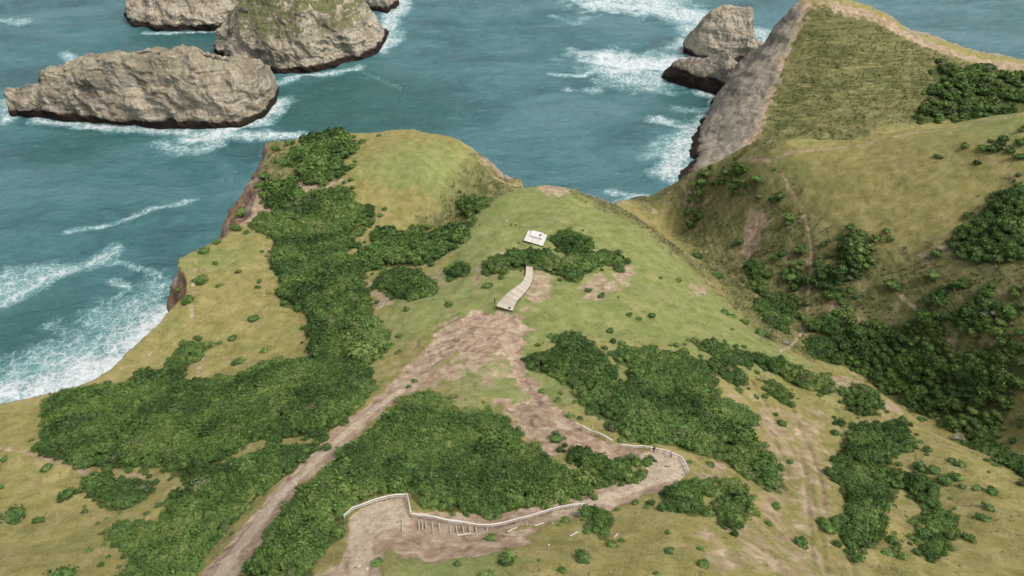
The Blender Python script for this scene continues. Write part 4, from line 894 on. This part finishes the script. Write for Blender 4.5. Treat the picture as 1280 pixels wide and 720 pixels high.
def cluster(seed):
    r = np.random.default_rng(seed); Cs, Fs, Qs = [], [], []; base = 0
    for j in range(4):
        C, F, Q, LF = proto(seed * 7 + j, 70, .17 + .05 * (j % 2), .62); s = (1.0, .68, .55, .45)[j] * r.uniform(.75, 1.0); a = r.uniform(0, 6.28); d = 0 if j == 0 else r.uniform(.45, .8)
        o_ = np.array([math.cos(a) * d, math.sin(a) * d, r.uniform(-.05, .12) + .15 * (1 - s)]); Cs.append(C * s + o_); Qs.append(Q * s + o_); Fs.append(F + base); base += len(C)
    Q = np.concatenate(Qs) * .82; return np.concatenate(Cs) * .82, np.concatenate(Fs), Q, np.arange(len(Q)).reshape(-1, 4)
S_PR = [cluster(201 + i) for i in range(5)]
tone_mats = {}
SH_MESH = {}
def shrub_mesh(k, tone):
    key = (k, round(tone * 4))
    if key not in SH_MESH:
        V, F, T = assemble(S_PR, np.array([k]), np.zeros((1, 3)), np.ones(1), np.zeros(1), np.ones(1), np.array([[tone, .3, 0]]))
        SH_MESH[key] = mesh_np('shrub', V, F, LEAF, attrs={'tint': T}, smooth=False)
    return SH_MESH[key]
HB = hit([s[0] for s in SHRUBS], [s[1] + s[2] * .45 for s in SHRUBS])
for i, (u, v, r, lab, tone) in enumerate(SHRUBS):
    if np.isnan(HB[i, 0]): print('shrub misses land', lab); continue
    x, y = HB[i, 0], HB[i, 1]; z = float(hsl(np.array([x]), np.array([y]))[0]); D = math.sqrt(x * x + y * y + (CAMZ - z) ** 2)
    R = r * D / FPX * 0.92
    o = link('shrub', shrub_mesh(i % 5, tone)); o.location = (x, y, z + R * .14); o.rotation_euler = (0, 0, (i * 2.4) % 6.28)
    o.scale = (R * (1 + .18 * math.sin(i * 3.1)), R * (1 - .15 * math.sin(i * 3.1)), R * (.95 + .25 * math.cos(i * 1.7)))
    tag(o, lab, 'shrub', 'single shrubs')

# ------------------------------------------------------------------ carpentry helpers
class MB:
    def __init__(s): s.V = []; s.F = []; s.n = 0
    def box(s, c, X, Y, Z):
        """box about c with half vectors X, Y, Z"""
        c, X, Y, Z = map(np.array, (c, X, Y, Z))
        for a in (-1, 1):
            for b in (-1, 1):
                for d in (-1, 1): s.V.append(c + a * X + b * Y + d * Z)
        for f in ((0,1,3,2),(4,6,7,5),(0,4,5,1),(2,3,7,6),(0,2,6,4),(1,5,7,3)): s.F.append([s.n + k for k in f])
        s.n += 8
    def bar(s, p, q, w, h, up=(0, 0, 1)):
        p, q = np.array(p, float), np.array(q, float); d = q - p; L = np.linalg.norm(d) + 1e-9; d /= L
        sdv = np.cross(d, up); sdv /= np.linalg.norm(sdv) + 1e-9; u = np.cross(sdv, d); s.box((p + q) / 2, d * L / 2, sdv * w / 2, u * h / 2)
    def log(s, p, q, r, k=8, taper=.85):
        p, q = np.array(p, float), np.array(q, float); d = q - p; d /= np.linalg.norm(d) + 1e-9
        a = np.cross(d, (0.1, 0.2, 1)); a /= np.linalg.norm(a); b = np.cross(d, a); base = s.n
        for c, rr in ((p, r), (q, r * taper)):
            for j in range(k): s.V.append(c + (a * math.cos(j * 2 * math.pi / k) + b * math.sin(j * 2 * math.pi / k)) * rr)
        for j in range(k): s.F.append([base + j, base + (j + 1) % k, base + k + (j + 1) % k, base + k + j])
        for j in range(1, k // 2): # end caps as quads
            for o_, rev in ((0, 0), (k, 1)):
                f = [base + o_ + j - 1 + 1 - 1, base + o_ + j, base + o_ + (k - j), base + o_ + (k - j + 1) % k]; s.F.append(f if rev else f[::-1])
        s.n += 2 * k
    def build(s, name, mat, parent=None, origin=None):
        V = np.array(s.V)
        if origin is not None: V = V - np.array(origin)
        return link(name, mesh_np(name, V, np.array(s.F), mat, smooth=False), parent)
def empty(name, loc):
    o = bpy.data.objects.new(name, None); COL.objects.link(o); o.location = loc; o.empty_display_size = .5; return o
def wood(name, c0, c1, sc=3.0):
    m = NT(name, .8, .25); n = m.noise(sc, 5, .7, .3, m.scaled((1, 1, .3))); g = m.geo()
    f = m.math('ADD', m.math('MULTIPLY', n, .7), m.math('MULTIPLY', g.outputs['Random Per Island'], .35))
    return m.out(m.ramp(f, [(.25, c0), (.7, c1)]), m.bump(m.noise(20, 3), .3, .02))
W_DECK = wood('walkway_boards', (.33, .285, .22), (.52, .46, .37)); W_DARK = wood('dark_timber', (.07, .055, .04), (.13, .10, .075))
W_PALE = wood('pale_timber', (.44, .41, .36), (.60, .57, .52)); W_RAIL = wood('rail_timber', (.42, .385, .33), (.62, .58, .52)); W_LOG = wood('grey_log', (.30, .26, .21), (.50, .44, .36))
def gpt(u, v):
    h = hit(u, v)[0]; return np.array([h[0], h[1], float(hsl(np.array([h[0]]), np.array([h[1]]))[0])])

# ------------------------------------------------------------------ curved wooden walkway
wl = np.array([gpt(*p) for p in ((620,387),(630,376),(641,365.5),(651,356.5),(656.5,347),(657.5,340),(658,333))])
wr = np.array([gpt(*p) for p in ((640.5,390),(646,379),(653,371),(661,361),(665.5,351),(666,342),(665.5,334))])
def spl(P, n):
    t = np.linspace(0, len(P) - 1, n); i = np.clip(t.astype(int), 0, len(P) - 2); f = (t - i)[:, None]
    p0 = P[np.maximum(i - 1, 0)]; p1 = P[i]; p2 = P[i + 1]; p3 = P[np.minimum(i + 2, len(P) - 1)]
    return .5 * ((2 * p1) + (-p0 + p2) * f + (2 * p0 - 5 * p1 + 4 * p2 - p3) * f ** 2 + (-p0 + 3 * p1 - 3 * p2 + p3) * f ** 3)
NP = 100; L_, R_ = spl(wl, NP), spl(wr, NP)
s_ = np.linspace(0, 1, NP); gmax = np.maximum(L_[:, 2], R_[:, 2])
zdeck = np.convolve(np.pad(gmax, 8, 'edge'), np.ones(17) / 17, 'valid') + .45 + .35 * s_
L_[:, 2] = zdeck; R_[:, 2] = zdeck
wk = empty('wooden_walkway', tuple((wl[0] + wr[0]) / 2)); tag(wk, 'curved walkway of pale boards running from worn earth into the scrub', 'walkway')
org = wk.location
d_ = MB()
for i in range(NP - 1):
    a = (L_[i] + L_[i + 1]) / 2; b = (R_[i] + R_[i + 1]) / 2; along = ((L_[i + 1] - L_[i]) + (R_[i + 1] - R_[i])) / 2; ln = np.linalg.norm(along)
    dz = .02 * math.sin(i * 7.3); d_.bar(a + [0, 0, dz], b + [0, 0, dz], ln * .90, .06)
d_.build('deck', W_DECK, wk, org)
for S in (L_, R_):
    bm_ = MB()
    for i in range(0, NP - 4, 4): bm_.bar(S[i] - [0, 0, .16], S[min(i + 4, NP - 1)] - [0, 0, .16], .16, .22)
    bm_.build('side_beam', W_DARK, wk, org)
for i in range(2, NP, 12):
    for S in (L_, R_):
        p = S[i]; q = p.copy(); q[2] -= 1.4; b = MB(); b.log(q, p - [0, 0, .05], .11); b.build('post', W_DARK, wk, org)
# ------------------------------------------------------------------ pale platform
c4 = [gpt(*p) for p in ((654.5,302.5),(678.5,309),(684,299.5),(660.5,293.5))]
cz = max(c[2] for c in c4) + .35
P4 = np.array(c4); P4[:, 2] = [cz + .25, cz + .15, cz + .35, cz + .5]
pf = empty('wooden_platform', tuple(P4.mean(0) - [0, 0, .6])); tag(pf, 'pale tilted wooden platform standing on the green lawn', 'platform')
d_ = MB()
for i in range(24):
    t = (i + .5) / 24; a = P4[0] * (1 - t) + P4[1] * t; b = P4[3] * (1 - t) + P4[2] * t; d_.bar(a, b, np.linalg.norm(P4[1] - P4[0]) / 24 * .93, .07)
d_.build('deck', W_PALE, pf, pf.location)
b = MB()
for i in range(4): b.bar(P4[i] - [0, 0, .16], P4[(i + 1) % 4] - [0, 0, .16], .14, .22)
b.build('frame', W_DARK, pf, pf.location)
for c in P4:
    b = MB(); q = c.copy(); q[2] -= 1.3; b.log(q, c - [0, 0, .05], .12); b.build('post', W_DARK, pf, pf.location)
def pp(s, t, h=0): return (P4[0] * (1 - s) + P4[1] * s) * (1 - t) + (P4[3] * (1 - s) + P4[2] * s) * t + np.array([0, 0, h])
b = MB()
for i in range(12):
    s = .22 + .60 * (i + .5) / 12; b.bar(pp(s - .02, .50, .30), pp(s, .96, .62), 6 * .60 / 12 * .98, .06)
b.build('sloping_panel', wood('white_board', (.52, .51, .49), (.66, .65, .63)), pf, pf.location)
b = MB(); b.bar(pp(.22, .5, .2), pp(.82, .5, .2), .12, .34); b.bar(pp(.20, .52, .15), pp(.20, .95, .4), .1, .4); b.build('bench_front', W_LOG, pf, pf.location)
b = MB(); b.bar(pp(.67, .66, .48), pp(.73, .80, .56), .5, .2); b.build('rolled_mat', W_DARK, pf, pf.location)

# ------------------------------------------------------------------ railings
def railing(pts, label, step=2.0, h=1.05, mid=True, out=0.0):
    P = np.array([gpt(*p) for p in pts]); seg = np.linalg.norm(np.diff(P[:, :2], axis=0), axis=1); cum = np.append(0, np.cumsum(seg)); n = max(2, int(round(cum[-1] / step)) + 1)
    root = empty('wooden_railing', tuple(P[0])); tag(root, label, 'railing', 'timber railings along the trail')
    S = sorted(set(np.round(list(np.linspace(0, cum[-1], n)) + list(cum), 2))); S = [s for k, s in enumerate(S) if k == 0 or s - S[k - 1] > .5]
    X = np.interp(S, cum, P[:, 0]); Y = np.interp(S, cum, P[:, 1]); Zg = hsl(X, Y)
    top = np.stack([X, Y, Zg + h], 1)
    for i in range(len(S)):
        b = MB(); b.bar((X[i], Y[i], Zg[i] - .4), (X[i], Y[i], Zg[i] + h), .12, .12, (0, 1, 0)); b.build('post', W_RAIL, root, root.location)
    b = MB()
    for i in range(len(S) - 1): b.bar(top[i] + [0, 0, .03], top[i + 1] + [0, 0, .03], .19, .06)
    b.build('top_rail', W_PALE, root, root.location)
    if mid:
        b = MB()
        for i in range(len(S) - 1): b.bar(top[i] - [0, 0, .45], top[i + 1] - [0, 0, .45], .06, .12)
        b.build('middle_rail', W_RAIL, root, root.location)
railing([(431,649),(442,640),(455,634),(470,628),(483,624),(496,622),(509.5,621.5),(512,632),(514,644)], 'pale railing bent round the upper edge of the gravel viewpoint')
railing([(515,645),(530,647),(545,650),(560,653),(580,656),(600,658),(615,658),(632,656),(650,651),(670,645),(690,639),(712,635),(731,633)], 'long pale railing between the central scrub mass and the log steps')
railing([(718,531),(728,536),(740,542),(752,547),(765,554)], 'straight double railing on the upper side of the eroded trail', 1.6)
railing([(776,559),(790,560.5),(805,561.5),(817,563),(830,566),(842,570),(852,575),(857,583),(860,592)], 'curved railing with solid boards round the gravel turning place', 1.4)
# ------------------------------------------------------------------ log steps on the trail
STEPS = [(502.3,648,502.8,664),(523,650,524,662),(527,650,528,661),(531,650,533,661),(539.5,652,541.5,665),(548,653,549.8,664),(562,655,563,665.5),(569.5,655.5,571.5,666),(577,654,580,666),(585.5,656,587.5,666),(594,656,596,667.5),(607.5,656,608.5,662),
 (656,649,659,655),(688,650,691.5,655)]
ORD = ['leftmost upright log lying alone between viewpoint and steps', 'first log step at the left end of the flight', 'second log step of the flight', 'third log step of the flight', 'fourth log step, the first long one of the flight', 'fifth log step of the flight', 'sixth log step of the flight',
 'seventh log step, touching the left end of the cross log', 'eighth log step, meeting the middle of the cross log', 'ninth log step, at the right end of the cross log', 'tenth log step, right of the cross log', 'last log step of the flight, beside the bright round bush',
 'short log step alone on the trail right of the flight', 'short log step nearest the right end of the long railing']
for (a, b_, c, d), lab in zip(STEPS, ORD):
    p, q = gpt(a, b_), gpt(c, d); m = MB(); m.log(p + [0, 0, .10], q + [0, 0, .10], .13); o = m.build('log_step', W_LOG, None, p); o.location = p; tag(o, lab, 'log step', 'log steps across the trail')
LOGS = [((571,668.5),(588,666),'pale cross log lying along the foot of the log steps'),((634,664),(646,659.5),'left loose log on the trail below the long railing'),((629,667),(640,669),'flat log lying just below the left loose log on the trail'),((668,657),(680,654),'loose log in the middle of the trail under the long railing'),
 ((500,377.5),(509,377.5),'thin pale log lying below the oval scrub patch left of the lawn'),((734.5,301.5),(748,308),'thin pale pole lying on the lawn right of the square scrub patch'),((667,334),(681,336),'weathered log lying at the far end of the walkway'),((507,604),(515,602),'short bare branch lying in the scrub above the viewpoint'),((767,658+15),(772,668),'pale short log on grass right of the scrub clump by the trail'),
 ((722,668-2),(712,671),'log along the lower trail edge left of the scrub clump'),((573,299),(583,298.5),'thin bleached log at the left rim of the lawn')]
for a, b_, lab in LOGS:
    p, q = gpt(*a), gpt(*b_); m = MB(); m.log(p + [0, 0, .16], q + [0, 0, .16], .14); o = m.build('log', W_LOG, None, p); o.location = p; tag(o, lab, 'log', 'loose logs')
POSTS = [((654,435.5),1.1,'pale post standing at the corner where the eroded trail meets the lawn'),((686,687.5),1.3,'pale marker post on the meadow below the trail'),((735,298),.9,'short post at the head of the lying pole on the lawn'),((1045,510-3),.9,'small white post on the bare spot by the lower right gully'),((995,449),.9,'small white post at the valley edge beyond the long scrub strip')]
for a, h, lab in POSTS:
    p = gpt(*a); m = MB(); m.bar(p - [0, 0, .3], p + [0, 0, h], .17, .17, (0, 1, 0)); o = m.build('post', W_PALE, None, p); o.name = 'marker_post'; o.location = p; tag(o, lab, 'post', 'marker posts')
# boulders
def boulder(u, v, r, lab, mat, k):
    p = gpt(u, v); V, F = ico(3); n = fbm(V[:, 0] + k * 3, V[:, 1] + V[:, 2], 1.1, 4, k) * .35; V = V * (1 + n)[:, None] * [1.2, .9, .7] * r
    o = link('boulder', mesh_np('boulder', V, F, mat, smooth=False)); o.location = p + [0, 0, r * .25]; tag(o, lab, 'boulder', 'boulders')
for k, (u, v, r, lab) in enumerate([(1246,394,1.5,'pale boulder between the bushes on the right valley slope'),(980,430,1.1,'small pale boulder where the track enters the valley'),(1197,549,1.6,'grey boulder on the crest of the lower right meadow'),(190,407,1.5,'dark boulder at the cliff rim by the surf'),(1113,428,.7,'little pale rock in the valley scrub')]):
    boulder(u, v, r, lab, ROCK_A, k + 1)

# ------------------------------------------------------------------ people
def flat_mat(name, c, rough=.85):
    m = NT(name, rough, .2); return m.out(m.mix(m.remap(m.noise(14, 3), .3, .7), tuple(x * .75 for x in c), tuple(min(1, x * 1.15) for x in c)))
SKIN = flat_mat('skin', (.42, .26, .18), .6); HAIR = flat_mat('dark_hair', (.03, .02, .015)); SHOE = flat_mat('shoe_leather', (.05, .04, .035))
def person(pos, face, label, top, legs, pose='stand', hat=None, k=0):
    """one skinned figure; jacket, trousers, shoes are bands of the same continuous body"""
    st = .16 if pose == 'walk' else .04
    J = {'pel': (0, 0, .95), 'bel': (0, 0, 1.10), 'che': (0, .01, 1.32), 'nk': (0, .0, 1.50), 'hd0': (0, .02, 1.60), 'hd1': (0, .02, 1.70)}
    for s, n in ((-1, 'L'), (1, 'R')):
        f = st * s
        J['hip' + n] = (.10 * s, 0, .90); J['kn' + n] = (.11 * s, .05 + f * .8, .50); J['an' + n] = (.12 * s, f * 1.6 - .02, .09); J['to' + n] = (.13 * s, f * 1.6 + .14, .04)
        J['sh' + n] = (.19 * s, 0, 1.43); J['el' + n] = (.26 * s, -.04 - f, 1.15); J['wr' + n] = (.24 * s, .12 - f * 1.4, .95); J['ha' + n] = (.23 * s, .16 - f * 1.4, .87)
    if pose == 'lean':
        for n in 'LR': J['el' + n] = (J['el' + n][0], .18, 1.22); J['wr' + n] = (J['wr' + n][0] * .9, .40, 1.12); J['ha' + n] = (J['ha' + n][0] * .9, .47, 1.10)
    if pose == 'sit':
        for n, s in (('L', -1), ('R', 1)): J['kn' + n] = (.13 * s, .42, .93); J['an' + n] = (.13 * s, .50, .50); J['to' + n] = (.13 * s, .64, .45)
    E = [('pel','bel'),('bel','che'),('che','nk'),('nk','hd0'),('hd0','hd1')]
    for n in 'LR': E += [('pel','hip'+n),('hip'+n,'kn'+n),('kn'+n,'an'+n),('an'+n,'to'+n),('che','sh'+n),('sh'+n,'el'+n),('el'+n,'wr'+n),('wr'+n,'ha'+n)]
    Rr = {'pel': .15, 'bel': .135, 'che': .155, 'nk': .065, 'hd0': .09, 'hd1': .095, 'hip': .095, 'kn': .065, 'an': .05, 'to': .045, 'sh': .075, 'el': .05, 'wr': .036, 'ha': .045}
    ks = list(J); me = bpy.data.meshes.new('person'); me.from_pydata([J[q] for q in ks], [(ks.index(a), ks.index(b)) for a, b in E], [])
    o = bpy.data.objects.new('tmp', me); COL.objects.link(o)
    sk = o.modifiers.new('s', 'SKIN')
    for i, q in enumerate(ks):
        r = Rr.get(q) or Rr.get(q[:-1]) or .08; d = me.skin_vertices[0].data[i]; d.radius = (r, r * (.72 if q in ('pel', 'bel', 'che') else 1)); d.use_root = (q == 'pel')
    o.modifiers.new('u', 'SUBSURF').levels = 2
    dg = bpy.context.evaluated_depsgraph_get(); em = bpy.data.meshes.new_from_object(o.evaluated_get(dg)); bpy.data.objects.remove(o)
    em.name = 'person'; em.materials.clear()
    for m in (legs, top, SKIN, SHOE): em.materials.append(m)
    zl = .45 if pose == 'sit' else 0
    for p in em.polygons:
        c = p.center; p.use_smooth = True; hand = abs(c.x) > .16 and ((c.z < .93 and c.y > .02 and pose != 'lean') or (pose == 'lean' and c.y > .42))
        p.material_index = 2 if (c.z > 1.50 or (hand and c.z > .80)) else (1 if c.z > .97 or (abs(c.x) > .185 and c.z > .8) else (3 if c.z < .10 + zl and c.y > -.6 and (pose != 'sit' or c.z < .58) else 0))
    o = bpy.data.objects.new('person', em); COL.objects.link(o); o.location = (pos[0], pos[1], pos[2] - (.48 if pose == 'sit' else 0)); o.rotation_euler = (0, 0, face)
    # hair or hat, and backpack-free head details
    V, F = ico(2); V = V * [.105, .115, .105]; keepv = V.copy(); V[:, 2] = np.maximum(V[:, 2], -.02 - .04 * (V[:, 1] < 0)); V += [0, 0, 1.70]
    h = link('hat' if hat else 'hair', mesh_np('hair', V, F, hat or HAIR), o)
    if hat:
        b = MB(); b.log((0, .02, 1.695), (0, .02, 1.71), .17, 12, 1.0); b.build('hat_brim', hat, h)
    f = MB(); f.box((0, .118, 1.645), (.012, 0, 0), (0, .016, 0), (0, 0, .02)); f.build('nose', SKIN, o)
    f = MB(); f.box((-.035, .105, 1.67), (.010, 0, 0), (0, .006, 0), (0, 0, .006)); f.box((.035, .105, 1.67), (.010, 0, 0), (0, .006, 0), (0, 0, .006)); f.build('eyes', HAIR, o)
    tag(o, label, 'person', 'visitors'); return o
DK = flat_mat('dark_cloth', (.022, .024, .028)); DKB = flat_mat('dark_blue_cloth', (.03, .04, .065)); WH = flat_mat('white_cloth', (.78, .77, .75)); GY = flat_mat('grey_cloth', (.10, .10, .10)); PK = flat_mat('rose_cloth', (.55, .38, .36))
person(gpt(618.5,379.5), 2.4, 'person in dark clothes standing left of the near end of the walkway', DK, DK, 'stand')
person(gpt(638.6,284), .6, 'left person of the pair on the lawn, all in dark clothes', DK, DKB, 'stand')
person(gpt(644.8,284), -.7, 'right person of the pair on the lawn, in dark clothes with a white hat', GY, DK, 'walk', WH)
person(gpt(817,564.5), .2, 'person in dark clothes leaning at the curved railing', DK, GY, 'stand')
person(gpt(838.5,571), -.4, 'person in a white top and dark trousers at the curved railing', WH, DK, 'stand')
pe = (L_[-3] + R_[-3]) / 2 + [0, 0, .04]
person(pe, 0.3, 'person in dark clothes at the far end of the walkway by the scrub', DK, DK, 'stand')
# a backpack left on the deck's near end and a pale bag on the lawn
def pack(p, m, name, label, sc=1.0):
    V, F = ico(2); V = np.sign(V) * np.abs(V) ** .6 * np.array([.24, .17, .30]) * sc; root = link(name, mesh_np(name, V, F, m)); root.location = tuple(np.array(p) + [0, 0, .24 * sc]); root.rotation_euler = (.5, 0, .5)
    b = MB(); b.box((0, .17 * sc, -.08 * sc), (.15 * sc, 0, 0), (0, .05 * sc, 0), (0, 0, .10 * sc)); b.build('pocket', m, root)
    tag(root, label, 'bag')
pack((L_[3] * .2 + R_[3] * .8), GY, 'backpack', 'dark backpack lying on the near right corner of the walkway', 1.3)
pack(gpt(633.5, 277), WH, 'bag', 'pale bag lying on the lawn up left of the pair of people', 1.2)
